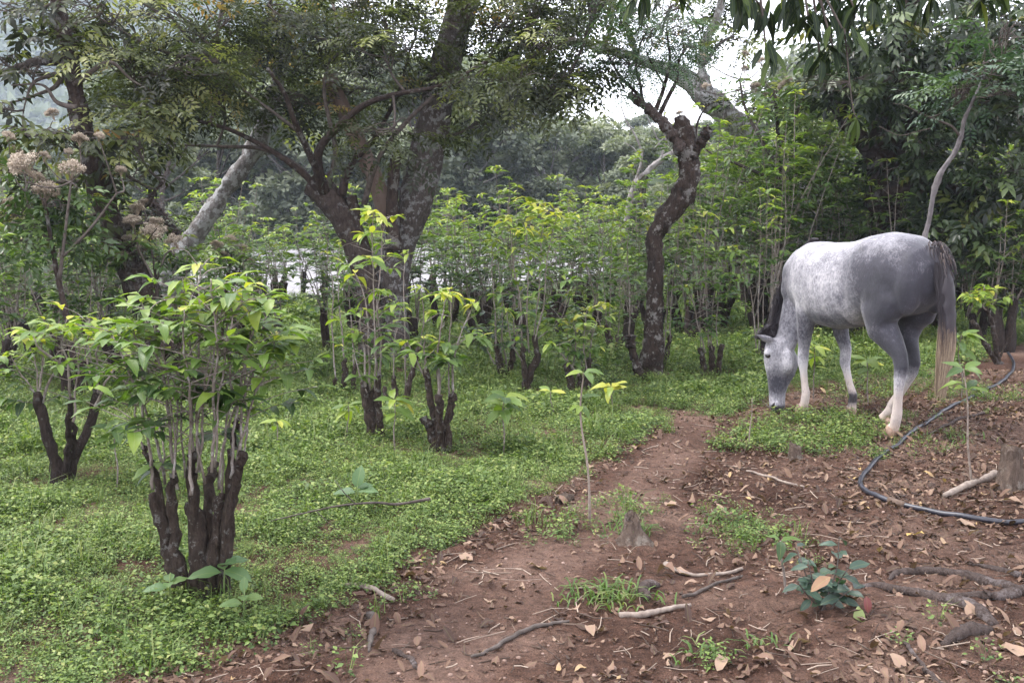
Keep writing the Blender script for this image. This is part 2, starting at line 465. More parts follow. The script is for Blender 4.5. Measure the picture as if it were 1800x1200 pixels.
def ground():
    xs = np.concatenate([np.linspace(-420, -60, 46), np.linspace(-58, -10, 40), np.linspace(-9.5, -3, 40), np.arange(-2.95, 5.0, .045), np.linspace(5.1, 12, 40), np.linspace(13, 60, 40), np.linspace(66, 420, 40)])
    ys = np.concatenate([np.linspace(-30, 2, 14), np.arange(2.1, 9, .045), np.linspace(9.1, 22, 70), np.linspace(22.8, 60, 50), np.linspace(63, 620, 90)])
    X, Y = np.meshgrid(xs, ys, indexing='ij'); nx, ny = X.shape
    m = MB()
    nz = (Y < 9) & (Y > 2) & (np.abs(X) < 5.1); amp = np.zeros(X.shape); amp[nz] = sstep(1.15, 1.5, path_dist(X[nz], Y[nz]))
    V = np.stack([X, Y, H(X, Y) + (.006 * wob(X, Y, 21, 3) + .0055 * rng.normal(0, 1, X.shape)) * amp - .02 * nz * (1 - amp)], -1).reshape(-1, 3)
    i, j = np.meshgrid(np.arange(nx - 1), np.arange(ny - 1), indexing='ij')
    q = np.stack([i * ny + j, (i + 1) * ny + j, (i + 1) * ny + j + 1, i * ny + j + 1], -1).reshape(-1, 4)
    m.add(V, q, c=sstep(18, 22, V[:, 1]))
    m.build("ground", M_SOIL, kind="structure")
    # pale bare clearing below the forest, beyond the last coffee row
    m = MB()
    th = np.linspace(0, 2 * math.pi, 90, endpoint=False)
    rr = np.linspace(0, 1, 26)
    cx, cy = -3.4, 29.5
    V = []
    for r in rr:
        ex = 6.6 * (1 + .10 * np.sin(3 * th + 1) + .05 * np.sin(7 * th)); ey = 9.0 * (1 + .08 * np.sin(4 * th + 2))
        x = cx + r * ex * np.cos(th); y = cy + r * ey * np.sin(th)
        V.append(np.stack([x, y, H(x, y) + .05 * (1 - r ** 6) + .004 - .05 * (r == 1)], -1))
    V = np.concatenate(V); n = 90
    i, j = np.meshgrid(np.arange(25), np.arange(n), indexing='ij')
    q = np.stack([i * n + j, (i + 1) * n + j, (i + 1) * n + (j + 1) % n, i * n + (j + 1) % n], -1).reshape(-1, 4)
    m.add(V, q)
    m.build("clearing", plain_mat("pale_gravel", (.15, .145, .155), (.30, .29, .30), 3.0, .95, .1, .4), kind="structure")
ground()

def path():
    n, k = 220, 33
    S = spline(PATH_C, n); t = unit(np.gradient(S[:, :2], axis=0)); nrm = np.stack([t[:, 1], -t[:, 0]], -1)
    u = np.linspace(-1.5, 1.5, k)
    XY = S[:, None, :2] + nrm[:, None] * (S[:, 2][:, None] * u[None])[..., None]
    X, Y = XY[..., 0], XY[..., 1]
    z = H(X, Y) + .0015 + .003 * wob(X, Y, 14, 3) + .0018 * rng.normal(0, 1, X.shape)
    z -= .03 * sstep(1.16, 1.5, np.abs(u))[None]; z[0] -= .03
    m = MB(); i, j = np.meshgrid(np.arange(n - 1), np.arange(k - 1), indexing='ij')
    q = np.stack([i * k + j, i * k + j + 1, (i + 1) * k + j + 1, (i + 1) * k + j], -1).reshape(-1, 4)
    m.add(np.stack([X, Y, z], -1).reshape(-1, 3), q, c=0.0)
    o = m.build("path", M_SOIL, kind="structure")
    tr = (1 - sstep(.35, 1.1, np.abs(u))[None] * np.ones((n, 1))) * sstep(0, 14, np.arange(n))[:, None]
    a = o.data.attributes.new("trod", 'FLOAT', 'POINT'); a.data.foreach_set("value", tr.astype(np.float32).ravel())
path()

# ---------------------------------------------------------------- low weeds of the meadow
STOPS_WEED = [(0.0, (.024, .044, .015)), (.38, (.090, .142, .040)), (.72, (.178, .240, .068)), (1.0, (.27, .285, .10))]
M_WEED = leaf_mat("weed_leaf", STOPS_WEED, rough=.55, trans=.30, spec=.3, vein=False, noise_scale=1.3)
M_GRASS = leaf_mat("grass_blade", [(0, (.03, .06, .015)), (.6, (.08, .14, .03)), (1, (.24, .22, .09))], rough=.5, trans=.3, spec=.3, vein=False, noise_scale=3.0)

def weed_clump(r, n, size, height, spread, grass=0, yellow=.0):
    """one tuft of small rounded leaves on wiry stems"""
    m = MB(); k = n
    a = r.random(k) * 2 * math.pi; d = np.sqrt(r.random(k)) * spread
    z = height * (.15 + .85 * r.random(k)) * (1 - .35 * (d / spread) ** 2)
    pos = np.stack([d * np.cos(a), d * np.sin(a), z], -1)
    fa = a + r.normal(0, 1.1, k)
    fwd = np.stack([np.cos(fa), np.sin(fa), r.normal(.10, .35, k)], -1)
    up = np.stack([r.normal(0, .35, k), r.normal(0, .35, k), np.ones(k)], -1)
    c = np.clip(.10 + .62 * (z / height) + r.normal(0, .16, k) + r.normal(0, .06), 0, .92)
    ye = r.random(k) < yellow; c = np.where(ye, 1.0, c)
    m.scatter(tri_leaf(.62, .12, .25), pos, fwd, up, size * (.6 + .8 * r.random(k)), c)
    for _ in range(3):
        aa = r.random() * 6.28; dd = spread * .7 * r.random()
        m.tube([(0, 0, 0), (dd * math.cos(aa) * .6, dd * math.sin(aa) * .6, height * .5), (dd * math.cos(aa), dd * math.sin(aa), height * .95)], [.0016, .0013, .0008], 3, c=.3, cap=False)
    for _ in range(grass):
        aa = r.random() * 6.28; L = height * (.9 + .8 * r.random()); b = np.array([r.normal(0, spread * .4), r.normal(0, spread * .4), 0]); o = np.array([math.cos(aa), math.sin(aa), 0]); s = np.array([-o[1], o[0], 0]) * .0032
        ps = [b, b + o * L * .25 + (0, 0, L * .6), b + o * L * .75 + (0, 0, L * .75)]
        V = [ps[0] - s, ps[0] + s, ps[1] - s * .8, ps[1] + s * .8, ps[2]]
        m.add(V, [(0, 1, 3, 2)], [(2, 3, 4)], c=.35 + .5 * r.random(), m=1)
    return m.mesh("weed_clump", [M_WEED, M_GRASS], smooth=False)


def gn_scatter(name, pos, rot, scl, idx, meshes, **kw):
    """one object that places clumps on its own points"""
    col = bpy.data.collections.new(name + "_clumps")
    for k, me in enumerate(meshes):
        o = bpy.data.objects.new("clump_%02d" % k, me); o["kind"] = "stuff"; col.objects.link(o)
    me = bpy.data.meshes.new(name)
    me.vertices.add(len(pos)); me.vertices.foreach_set("co", np.asarray(pos, np.float32).ravel())
    a = me.attributes.new("rot", 'FLOAT_VECTOR', 'POINT'); a.data.foreach_set("vector", np.asarray(rot, np.float32).ravel())
    a = me.attributes.new("scl", 'FLOAT', 'POINT'); a.data.foreach_set("value", np.asarray(scl, np.float32))
    a = me.attributes.new("idx", 'INT', 'POINT'); a.data.foreach_set("value", np.asarray(idx, np.int32))
    o = link(name, me, kind="stuff", **kw)
    ng = bpy.data.node_groups.new(name, 'GeometryNodeTree')
    ng.interface.new_socket("Geometry", in_out='INPUT', socket_type='NodeSocketGeometry')
    ng.interface.new_socket("Geometry", in_out='OUTPUT', socket_type='NodeSocketGeometry')
    N = ng.nodes; L = ng.links.new
    gi = N.new("NodeGroupInput"); go = N.new("NodeGroupOutput")
    ci = N.new("GeometryNodeCollectionInfo"); ci.inputs[0].default_value = col; ci.inputs[1].default_value = True; ci.inputs[2].default_value = True
    ip = N.new("GeometryNodeInstanceOnPoints"); ip.inputs["Pick Instance"].default_value = True
    def attr(n, t):
        x = N.new("GeometryNodeInputNamedAttribute"); x.data_type = t; x.inputs[0].default_value = n; return x.outputs[0]
    er = N.new("FunctionNodeEulerToRotation"); L(attr("rot", 'FLOAT_VECTOR'), er.inputs[0])
    L(gi.outputs[0], ip.inputs["Points"]); L(ci.outputs[0], ip.inputs["Instance"]); L(attr("idx", 'INT'), ip.inputs["Instance Index"])
    L(er.outputs[0], ip.inputs["Rotation"]); L(attr("scl", 'FLOAT'), ip.inputs["Scale"]); L(ip.outputs[0], go.inputs[0])
    md = o.modifiers.new("scatter", 'NODES'); md.node_group = ng
    return o

def scatter_points(poly, bbox, dens, soft=.10):
    """random ground points inside a polygon; dens(x, y) per square metre"""
    x0, x1, y0, y1 = bbox
    dm = 1.0
    N = int((x1 - x0) * (y1 - y0) * dens[0])
    x = rng.uniform(x0, x1, N); y = rng.uniform(y0, y1, N)
    wx = x + soft * wob(x, y, 5.0, 1.0) + soft * .5 * rng.normal(0, 1, N); wy = y + soft * wob(x, y, 4.3, 2.0) + soft * .5 * rng.normal(0, 1, N)
    k = inside(poly, wx, wy)
    return x[k], y[k]

def meadow():
    r = np.random.default_rng(21)
    meshes = [weed_clump(r, 46, .026, .13, .085, 0, .02), weed_clump(r, 40, .030, .15, .095, 0, .0), weed_clump(r, 52, .022, .11, .08, 1, .03), weed_clump(r, 34, .034, .17, .09, 2, .0),
              weed_clump(r, 44, .025, .14, .085, 0, .07), weed_clump(r, 30, .042, .16, .10, 0, .0), weed_clump(r, 20, .028, .19, .07, 9, .0)]
    P_, S_, I_ = [], [], []
    for (bb, d, s) in [((-5, 2.4, 2.2, 6.5), 950, .58), ((-9, 4, 6.5, 10), 420, .78), ((-15, 9, 10, 15), 120, 1.3), ((-22, 14, 15, 20), 50, 1.9)]:
        x, y = scatter_points(MEADOW, bb, (d,))
        keep = (np.abs(x) < .56 * y + .8)
        x, y = x[keep], y[keep]
        # bare spots
        keep = (wob(x, y, .8, 5.0) + .5 * rng.normal(0, 1, len(x))) < 3.0
        x, y = x[keep], y[keep]
        ed = edge_dist(EDGE, x, y)
        mound = .70 + .42 * np.clip(wob(x, y, 1.6, .7) + .5 * wob(x, y, 4.5, 1.7), -.9, 1.1) + .15 * sstep(.1, .6, ed)
        P_.append(np.stack([x, y, H(x, y) - .015], -1)); S_.append(s * mound * (.5 + .85 * rng.random(len(x)))); 
        pr = np.array([.22, .17, .2, .12, .13, .08, .08]); I_.append(rng.choice(7, len(x), p=pr / pr.sum()))
    # thinner patch of weeds by the horse's feet
    x, y = scatter_points(PATCH, (1.2, 3.2, 5.4, 8.6), (170,), .14)
    P_.append(np.stack([x, y, H(x, y) - .015], -1)); S_.append(.62 + .35 * rng.random(len(x))); I_.append(rng.choice(5, len(x)))
    # stray weeds on the dirt
    for cx, cy, rad, n in [(990, 935, .16, 26), (1110, 900, .16, 20), (1330, 945, .25, 34), (1290, 935, .2, 20), (1600, 680, .5, 90), (1690, 690, .4, 40), (1480, 690, .35, 60), (1760, 690, .4, 24), (1540, 770, .3, 16), (1640, 780, .3, 12), (1590, 745, .25, 14), (1720, 1160, .2, 6), (620, 1100, .3, 8), (700, 1010, .25, 14), (1250, 1150, .1, 5)]:
        g = G(cx, cy); x = g[0] + rng.normal(0, rad * .6, n); y = g[1] + rng.normal(0, rad, n)
        P_.append(np.stack([x, y, H(x, y) - .012], -1)); S_.append(.35 + .35 * rng.random(n)); I_.append(rng.choice(7, n))
    pos = np.concatenate(P_); n = len(pos)
    rot = np.stack([rng.normal(0, .12, n), rng.normal(0, .12, n), rng.uniform(0, 6.28, n)], -1)
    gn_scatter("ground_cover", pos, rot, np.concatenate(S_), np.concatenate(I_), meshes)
    print("ground cover clumps", n)
meadow()
# ---------------------------------------------------------------- bark and crown materials
M_BARK = bark_mat("bark", (.024, .017, .015), (.090, .068, .060), (.21, .21, .21), .36, 15.0)
M_BARKPALE = bark_mat("bark_pale", (.034, .028, .027), (.110, .090, .082), (.27, .27, .27), .48, 20.0)
M_BARKGREY = bark_mat("bark_grey", (.075, .066, .064), (.24, .22, .21), (.36, .36, .36), .6, 14.0)
M_BARKBLACK = bark_mat("bark_black", (.010, .007, .006), (.060, .042, .034), (.27, .26, .25), .40, 15.0, 1.0)
M_BARKDARK = bark_mat("bark_dark", (.016, .011, .010), (.070, .050, .043), (.26, .26, .25), .30, 9.0)
M_BARKPINK = bark_mat("bark_pink", (.11, .075, .062), (.21, .155, .135), (.34, .33, .32), .25, 5.0, .4)
M_TWIG = plain_mat("twig", (.045, .036, .032), (.12, .10, .09), 25, .9, .15, .3)
M_TWIGPALE = plain_mat("twig_pale", (.13, .10, .085), (.29, .24, .205), 25, .85, .2, .3)
M_DEAD = plain_mat("dead_wood", (.14, .125, .12), (.29, .27, .265), 9, .9, .15, .4)
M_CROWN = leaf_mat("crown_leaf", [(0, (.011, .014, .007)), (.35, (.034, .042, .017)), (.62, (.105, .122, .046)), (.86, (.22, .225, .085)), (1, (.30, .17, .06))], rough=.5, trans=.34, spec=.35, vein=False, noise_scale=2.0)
M_CROWNFINE = leaf_mat("feathery_leaf", [(0, (.016, .036, .018)), (.5, (.035, .075, .035)), (1, (.08, .14, .05))], rough=.5, trans=.25, vein=False, noise_scale=2.0)
M_BROAD = leaf_mat("broad_leaf", [(0, (.008, .015, .006)), (.4, (.024, .042, .014)), (.75, (.065, .095, .028)), (1, (.17, .16, .04))], rough=.42, trans=.2, vein=False, noise_scale=2.0)
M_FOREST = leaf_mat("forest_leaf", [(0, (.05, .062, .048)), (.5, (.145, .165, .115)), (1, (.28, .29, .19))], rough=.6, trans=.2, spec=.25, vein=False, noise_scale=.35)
M_SHRUB = leaf_mat("shrub_leaf", [(0, (.030, .055, .018)), (.5, (.070, .120, .032)), (1, (.15, .20, .055))], rough=.45, trans=.3, vein=False, noise_scale=3.0)

def merge_proto(m):
    return np.concatenate(m.v), (np.concatenate(m.q) if m.q else None), (np.concatenate(m.t) if m.t else None), None

def spray_pinnate(r, comp=6, pairs=5, L=.16, leaf=.060, width=.40, spread=1.0):
    """leafy twig end of feather-like leaves; unit = metres, twig along y"""
    m = MB()
    for k in range(comp):
        t = (k + .4) / comp; side = 1 if k % 2 else -1
        b = np.array([0, .34 * t, -.03 * t * t])
        a = side * (.55 + .5 * r.random()) * (1.15 - .6 * t) * spread
        d = unit(np.array([math.sin(a), math.cos(a), r.normal(-.05, .16)]))
        s = unit(np.cross(d, (0, 0, 1)))
        for j in range(pairs):
            u = (j + .6) / pairs; p = b + d * L * (.25 + u) + np.array([0, 0, -.05 * u * u])
            for sg in (1, -1):
                f = unit(d * .45 + s * sg * .9 + np.array([0, 0, r.normal(-.18, .15)]))
                m.scatter(tri_leaf(width, .12, .25), p[None], f, np.array([r.normal(0, .15), r.normal(0, .15), 1.0]), leaf * (.8 + .4 * r.random()), .5)
        m.scatter(tri_leaf(width, .12, .25), (b + d * L * 1.25)[None], d, np.array([0, 0, 1.0]), leaf, .5)
    return merge_proto(m)

def spray_broad(r, n=9, leaf=.12, width=.42, L=.30, droop=.3):
    m = MB()
    for k in range(n):
        t = (k + .5) / n; a = (1 if k % 2 else -1) * (.9 + .4 * r.random()) * (1.1 - .75 * t)
        p = np.array([0, L * t, -.04 * t * t]); d = np.array([math.sin(a), math.cos(a), r.normal(-droop, .22)])
        m.scatter(tri_leaf(width, .18, .22), p[None], d, np.array([r.normal(0, .25), r.normal(0, .25), 1.0]), leaf * (.7 + .5 * r.random()), .5)
    return merge_proto(m)

_r = np.random.default_rng(11)
SPR_PIN = [spray_pinnate(_r, 6, 4, .16, .070, .40) for _ in range(3)] + [spray_pinnate(_r, 5, 4, .15, .076, .42)]
SPR_FINE = [spray_pinnate(_r, 7, 7, .14, .026, .45) for _ in range(3)]
SPR_BROAD = [spray_broad(_r) for _ in range(4)]
SPR_SHRUB = [spray_broad(_r, 8, .10, .38, .22, .15) for _ in range(3)]

def limb_px(pts, depth, n=18):
    """pts: (px, py, radius); depth: one value or one per point -> smooth 3-D path, radii"""
    d = np.broadcast_to(np.asarray(depth, float), (len(pts),))
    W = np.array([list(P(p[0], p[1], dd)) + [p[2]] for p, dd in zip(pts, d)])
    S = spline(W, n)
    return S[:, :3], np.maximum(S[:, 3], .004)

def crown(mbw, mbl, clusters, anchors, sprays, r, tint=.4, size=1.0, twigs=9, trad=.022, droop=.22, tintvar=.24, lift=.15):
    """clusters: (centre xyz, radii xyz, number of sprays); anchors: points branches may leave from"""
    anchors = np.asarray(anchors, float)
    for c, rad, n in clusters:
        c = np.asarray(c, float); rad = np.asarray(rad, float)
        dist = np.linalg.norm((anchors - c) * (1, 1, 1.0), axis=1) + .8 * np.clip(anchors[:, 2] - c[2], 0, None)
        a = anchors[np.argsort(dist)[:4][r.integers(0, 4) if len(dist) > 3 else 0]]
        L = np.linalg.norm(c - a)
        mid = (a + c) / 2 + np.array([r.normal(0, .06), r.normal(0, .06), -.08]) * L
        pth = spline([a, mid, c], 9)
        rr = min(trad, .010 + .012 * L)
        mbw.tube(pth, np.linspace(rr, rr * .5, 9), 5, .05, cap=False)
        g = rand_u(r, n) * (r.random((n, 1)) ** (1 / 2.2)) * rad
        pos = c + g
        tips = c + rand_u(r, twigs) * rad * .72
        base = pth[r.integers(4, 9, twigs)]
        for t_, b_ in zip(tips, base):
            mm = (t_ + b_) / 2 + r.normal(0, .04, 3) + np.array([0, 0, .03])
            mbw.tube(spline([b_, mm, t_], 6), np.linspace(rr * .5, .004, 6), 4, cap=False)
            k = np.argsort(np.linalg.norm(pos - t_, axis=1))[:4]
            for kk in k[:3]:
                mbw.tube([t_ * .6 + b_ * .4, (pos[kk] + t_) / 2 + r.normal(0, .02, 3), pos[kk]], [.005, .004, .002], 3, cap=False)
        f = g / rad + r.normal(0, .55, (n, 3)); f[:, 2] = f[:, 2] * .35 + lift * 0 - droop + r.normal(0, .16, n)
        up = np.stack([r.normal(0, .28, n), r.normal(0, .28, n), np.ones(n)], -1)
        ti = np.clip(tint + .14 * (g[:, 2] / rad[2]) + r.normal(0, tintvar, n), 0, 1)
        which = r.integers(0, len(sprays), n)
        for w in range(len(sprays)):
            s = which == w
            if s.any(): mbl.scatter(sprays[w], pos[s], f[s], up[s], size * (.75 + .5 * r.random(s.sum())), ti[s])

def rand_u(r, n):
    return unit(r.normal(0, 1, (n, 3)))

def px_clusters(lst, dens=1.0):
    """(px, py, rx, ry, depth, depth radius, n) -> world clusters"""
    out = []
    for px, py, rx, ry, d, rd, n in lst:
        out.append((P(px, py, d), (rx * d / 1750, rd, ry * d / 1750), max(3, int(n * dens))))
    return out

# ---------------------------------------------------------------- big shade tree, left of the middle
def big_tree():
    r = np.random.default_rng(5)
    g = G(690, 640); D = g[1]
    root = thing("shade_tree", g, "large shade tree with forked grey lichened trunks and a wide dark layered crown", "tree")
    off = -g
    anchors = []
    def part(name, pts, mat, depth=D, sides=14, rough=.06, n=22, anchor=False):
        p, ra = limb_px(pts, depth, n)
        m = MB(); m.tube(p + off, ra, sides, rough); m.build(name, mat, root)
        if anchor: anchors.extend(p[n // 3:])
        return p
    part("trunk", [(690, 668, .25), (688, 610, .205), (687, 540, .19), (690, 470, .205), (706, 415, .185), (733, 345, .20), (752, 260, .185), (768, 180, .175), (790, 90, .165), (815, 0, .165), (835, -120, .14), (850, -300, .09)], M_BARKPALE, anchor=True, n=40)
    part("trunk", [(655, 668, .20), (652, 600, .15), (650, 540, .125), (637, 470, .13), (615, 405, .135), (588, 360, .15), (565, 335, .145), (545, 322, .12)], M_BARK, D - .25, n=30)
    part("limb", [(694, 430, .10), (672, 350, .10), (640, 275, .098), (612, 212, .092), (594, 170, .088), (578, 135, .086)], M_BARKPINK, D + .15, anchor=True)
    part("limb", [(693, 440, .09), (690, 360, .065), (693, 300, .066), (702, 268, .055)], M_BARKDARK, D - .3)
    part("limb", [(632, 430, .05), (626, 380, .055), (618, 345, .06)], M_BARKDARK, D - .3)
    part("limb", [(800, 60, .10), (820, 20, .09), (780, -40, .07)], M_BARK, D - .1)
    D2 = D - .35
    sh = [[(572, 340, .058), (560, 300, .055), (562, 262, .046), (592, 225, .038), (640, 185, .032), (700, 165, .026), (780, 150, .02), (860, 105, .014)],
          [(566, 338, .05), (557, 300, .042), (540, 262, .034), (518, 215, .028), (500, 165, .022), (470, 120, .014)],
          [(560, 335, .045), (540, 312, .036), (500, 280, .032), (450, 250, .027), (395, 225, .022), (330, 210, .016), (270, 205, .010)],
          [(558, 330, .03), (520, 290, .027), (460, 262, .023), (390, 258, .018), (320, 255, .012)],
          [(600, 345, .05), (612, 300, .042), (640, 262, .034), (660, 240, .028), (700, 165, .02), (720, 90, .013)],
          [(575, 330, .035), (590, 270, .03), (580, 215, .026), (570, 150, .02), (595, 60, .012)],
          [(640, 360, .035), (660, 290, .03), (700, 230, .025), (770, 165, .022), (850, 130, .017), (930, 160, .012), (985, 195, .007)],
          [(560, 300, .026), (530, 240, .022), (490, 205, .018), (430, 160, .013), (380, 110, .009)]]
    for s in sh:
        dd = D2 + np.linspace(0, r.normal(0, .8), len(s))
        part("branch", s, M_TWIG if s[0][2] < .04 else M_BARKDARK, dd, 8, .03, 24, True)
    m = MB(); lf = MB()
    cl = [(330, 60, 120, 55, 10.3, .9, 74), (470, 40, 120, 50, 10.8, 1.0, 80), (620, 40, 130, 50, 11, 1.1, 90), (300, 150, 100, 45, 9.8, .7, 70), (420, 128, 110, 44, 11.1, .8, 74), (245, 222, 55, 34, 9.7, .5, 34), (330, 205, 85, 30, 10.9, .5, 40),
          (560, 112, 110, 40, 11.3, .7, 52), (500, 205, 60, 24, 11.2, .5, 22), (670, 105, 90, 48, 10.5, .9, 66), (735, 55, 70, 50, 11.6, .5, 40), (905, 60, 80, 50, 10.6, .8, 66), (960, 105, 70, 38, 10.2, .6, 48), (900, 170, 95, 36, 10.2, .7, 62), (975, 180, 50, 28, 10.1, .4, 28),
          (850, 232, 80, 26, 11.5, .5, 36), (690, 262, 95, 20, 9.9, .5, 34), (760, 178, 60, 36, 11.6, .4, 34), (950, 20, 110, 40, 10.6, .8, 66), (1060, 12, 45, 20, 10.4, .4, 20), (170, 60, 80, 40, 10, .7, 32), (215, 130, 50, 36, 9.9, .6, 26),
          (400, -50, 170, 60, 10.8, 1.4, 34), (650, -60, 180, 60, 11, 1.4, 34), (900, -60, 170, 60, 11, 1.4, 34), (255, 262, 50, 20, 10.2, .4, 16), (390, 175, 80, 28, 11.1, .5, 34), (620, 190, 60, 22, 11.4, .5, 20), (1010, 165, 40, 24, 10.2, .3, 16),
          (250, -40, 150, 50, 10.4, 1.2, 20), (580, -190, 260, 90, 11.5, 2.0, 20), (880, -190, 220, 90, 11.5, 2.0, 20)]
    cl = [(a, b - (30 if b > 0 else 0), c, e * .82, d, f, n) for a, b, c, e, d, f, n in cl]
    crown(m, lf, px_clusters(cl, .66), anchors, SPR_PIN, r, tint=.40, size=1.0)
    m.v = [v + off for v in m.v]; lf.v = [v + off for v in lf.v]
    m.build("branchwork", M_TWIG, root, kind="stuff"); lf.build("crown", M_CROWN, root, smooth=False, kind="stuff")
big_tree()

def simple_tree(name, base, label, trunks, clusters, sprays, leafm, seed, tint=.4, size=1.0, branches=(), barkb=None, trad=.022, group=None, cat="tree", twigm=None, droop=.22):
    """trunks / branches: (list of (px, py, r), depth, material)"""
    r = np.random.default_rng(seed)
    root = thing(name, base, label, cat, group)
    off = -np.asarray(base); anch = []
    for i, (pts, d, mt) in enumerate(trunks):
        p, ra = limb_px(pts, d, 54); m = MB(); kn = np.convolve(r.normal(0, 1, 58), (.5, .9, 1, .9, .5), "valid"); m.tube(p + off + r.normal(0, .045, (54, 3)) * ra[:, None], ra * (1 + .085 * kn), 18, .11); m.build("trunk" if i == 0 else "limb", mt, root); anch.extend(p[18:])
    for pts, d, mt in branches:
        p, ra = limb_px(pts, d, 20); m = MB(); m.tube(p + off, ra, 7, .03); m.build("branch", mt, root); anch.extend(p[6:])
    if clusters:
        m = MB(); lf = MB()
        crown(m, lf, px_clusters(clusters), anch, sprays, r, tint, size, trad=trad, droop=droop)
        m.v = [v + off for v in m.v]; lf.v = [v + off for v in lf.v]
        m.build("branchwork", twigm or M_TWIG, root, kind="stuff"); lf.build("crown", leafm, root, smooth=False, kind="stuff")
    return root

# leaning pale trunk left of the big tree
gb = P(300, 560, 12.2); gb[2] = H(gb[0], gb[1])
simple_tree("leaning_tree", gb, "tree whose pale mottled trunk leans right behind the coffee bushes on the left", [([(285, 545, .16), (318, 455, .13), (352, 400, .125), (395, 335, .115), (438, 278, .11), (468, 205, .10), (492, 120, .09), (510, 20, .07)], 12.2, M_BARKGREY),
    ([(320, 440, .09), (300, 400, .06), (262, 350, .05)], 12.3, M_BARKDARK)],
    [(470, 90, 110, 50, 12.2, .9, 40), (540, 180, 70, 30, 12.2, .6, 18), (560, 10, 120, 50, 12.4, 1, 30), (235, 375, 50, 20, 12.4, .5, 16)], SPR_PIN, M_CROWN, 31, .38, 1.15)
# left tree with the reddish dark trunk
gb = P(262, 600, 9.6); gb[2] = H(gb[0], gb[1])
simple_tree("leaning_tree", gb, "tree with a dark reddish trunk leaning left behind the cream flower heads", [([(285, 620, .17), (268, 545, .14), (222, 455, .13), (185, 360, .105), (163, 285, .10), (140, 200, .085), (120, 90, .07), (90, -30, .05)], 9.6, M_BARKDARK),
    ([(205, 420, .05), (235, 385, .04), (262, 350, .03), (285, 320, .02)], 9.7, M_BARKDARK), ([(120, 100, .05), (60, 110, .04), (0, 128, .03), (-60, 140, .02)], 9.6, M_BARKPALE)],
    [(40, 20, 70, 30, 9.6, .6, 16), (5, 110, 26, 40, 9.4, .4, 12), (8, 190, 20, 16, 9.2, .3, 6), (60, 128, 40, 14, 9.4, .3, 6), (110, 60, 50, 24, 9.5, .4, 10), (130, 240, 80, 24, 9.2, .5, 26), (215, 300, 60, 22, 9.3, .4, 18), (240, 250, 50, 22, 9.4, .4, 12), (50, 240, 60, 14, 9, .4, 14), (235, 390, 50, 16, 9.5, .4, 12), (90, -60, 120, 40, 9.8, .8, 14), (30, 300, 60, 40, 9.6, .5, 30), (60, 385, 80, 30, 9.8, .5, 34), (170, 15, 60, 30, 9.8, .5, 14)], SPR_BROAD, M_CROWN, 32, .36, 1.0,
    branches=[([(118, 110, .03), (100, 150, .022), (70, 165, .016), (30, 178, .010), (0, 182, .006)], 9.5, M_TWIG), ([(130, 150, .028), (190, 110, .02), (230, 140, .012), (265, 160, .007)], 9.5, M_TWIG), ([(100, 130, .02), (60, 145, .015), (45, 180, .008), (40, 205, .004)], 9.4, M_TWIG), ([(135, 190, .03), (100, 180, .02), (75, 150, .012), (20, 150, .006)], 9.4, M_TWIG)])

# knobbly pollard right of the middle
gb = G(1146, 662); D = gb[1]
simple_tree("pollarded_tree", gb, "dark knobbly pollarded tree with a crooked trunk standing left of the horse", [([(1146, 672, 0.114), (1147, 620, 0.099), (1150, 540, 0.087), (1152, 470, 0.087), (1150, 425, 0.087), (1163, 392, 0.091), (1195, 352, 0.103), (1211, 315, 0.110), (1208, 270, 0.106), (1200, 235, 0.099), (1196, 205, 0.057)], D, M_BARKBLACK),
    ([(1200, 262, 0.068), (1170, 222, 0.055), (1140, 192, 0.046), (1106, 166, 0.038)], D - .05, M_BARK), ([(1212, 275, 0.061), (1232, 250, 0.049), (1247, 224, 0.042)], D - .05, M_BARKBLACK), ([(1128, 672, 0.061), (1120, 645, 0.057), (1110, 610, 0.053), (1108, 590, 0.046)], D - .25, M_BARKBLACK)],
    [(1085, 95, 42, 30, D, .5, 26), (1150, 62, 60, 36, D, .6, 44), (1200, 72, 45, 26, D, .5, 22), (1130, 30, 60, 22, D, .5, 20), (1120, 110, 40, 18, D, .4, 12), (1170, 25, 50, 20, D, .4, 14)], SPR_FINE, M_CROWNFINE, 33, .5, 1.0,
    branches=[([(1150, 200, 0.026), (1160, 175, 0.021), (1168, 150, 0.019), (1178, 105, 0.015), (1172, 50, 0.009), (1180, 10, 0.005)], D - .05, M_BARKBLACK), ([(1158, 205, 0.024), (1175, 170, 0.021), (1190, 140, 0.018), (1194, 105, 0.014), (1210, 80, 0.008)], D, M_BARKBLACK), ([(1135, 188, 0.023), (1120, 165, 0.018), (1095, 140, 0.015), (1080, 118, 0.011), (1068, 95, 0.006)], D, M_BARKBLACK),
              ([(1128, 180, 0.020), (1126, 150, 0.015), (1118, 120, 0.012), (1125, 80, 0.009), (1140, 50, 0.005)], D, M_BARKBLACK), ([(1168, 150, 0.012), (1150, 120, 0.009), (1135, 90, 0.006)], D, M_BARKBLACK), ([(1095, 140, 0.011), (1075, 130, 0.008), (1052, 100, 0.005)], D, M_BARKBLACK), ([(1222, 262, 0.015), (1225, 220, 0.012), (1240, 190, 0.008), (1255, 180, 0.005)], D, M_BARKBLACK)], trad=.012)

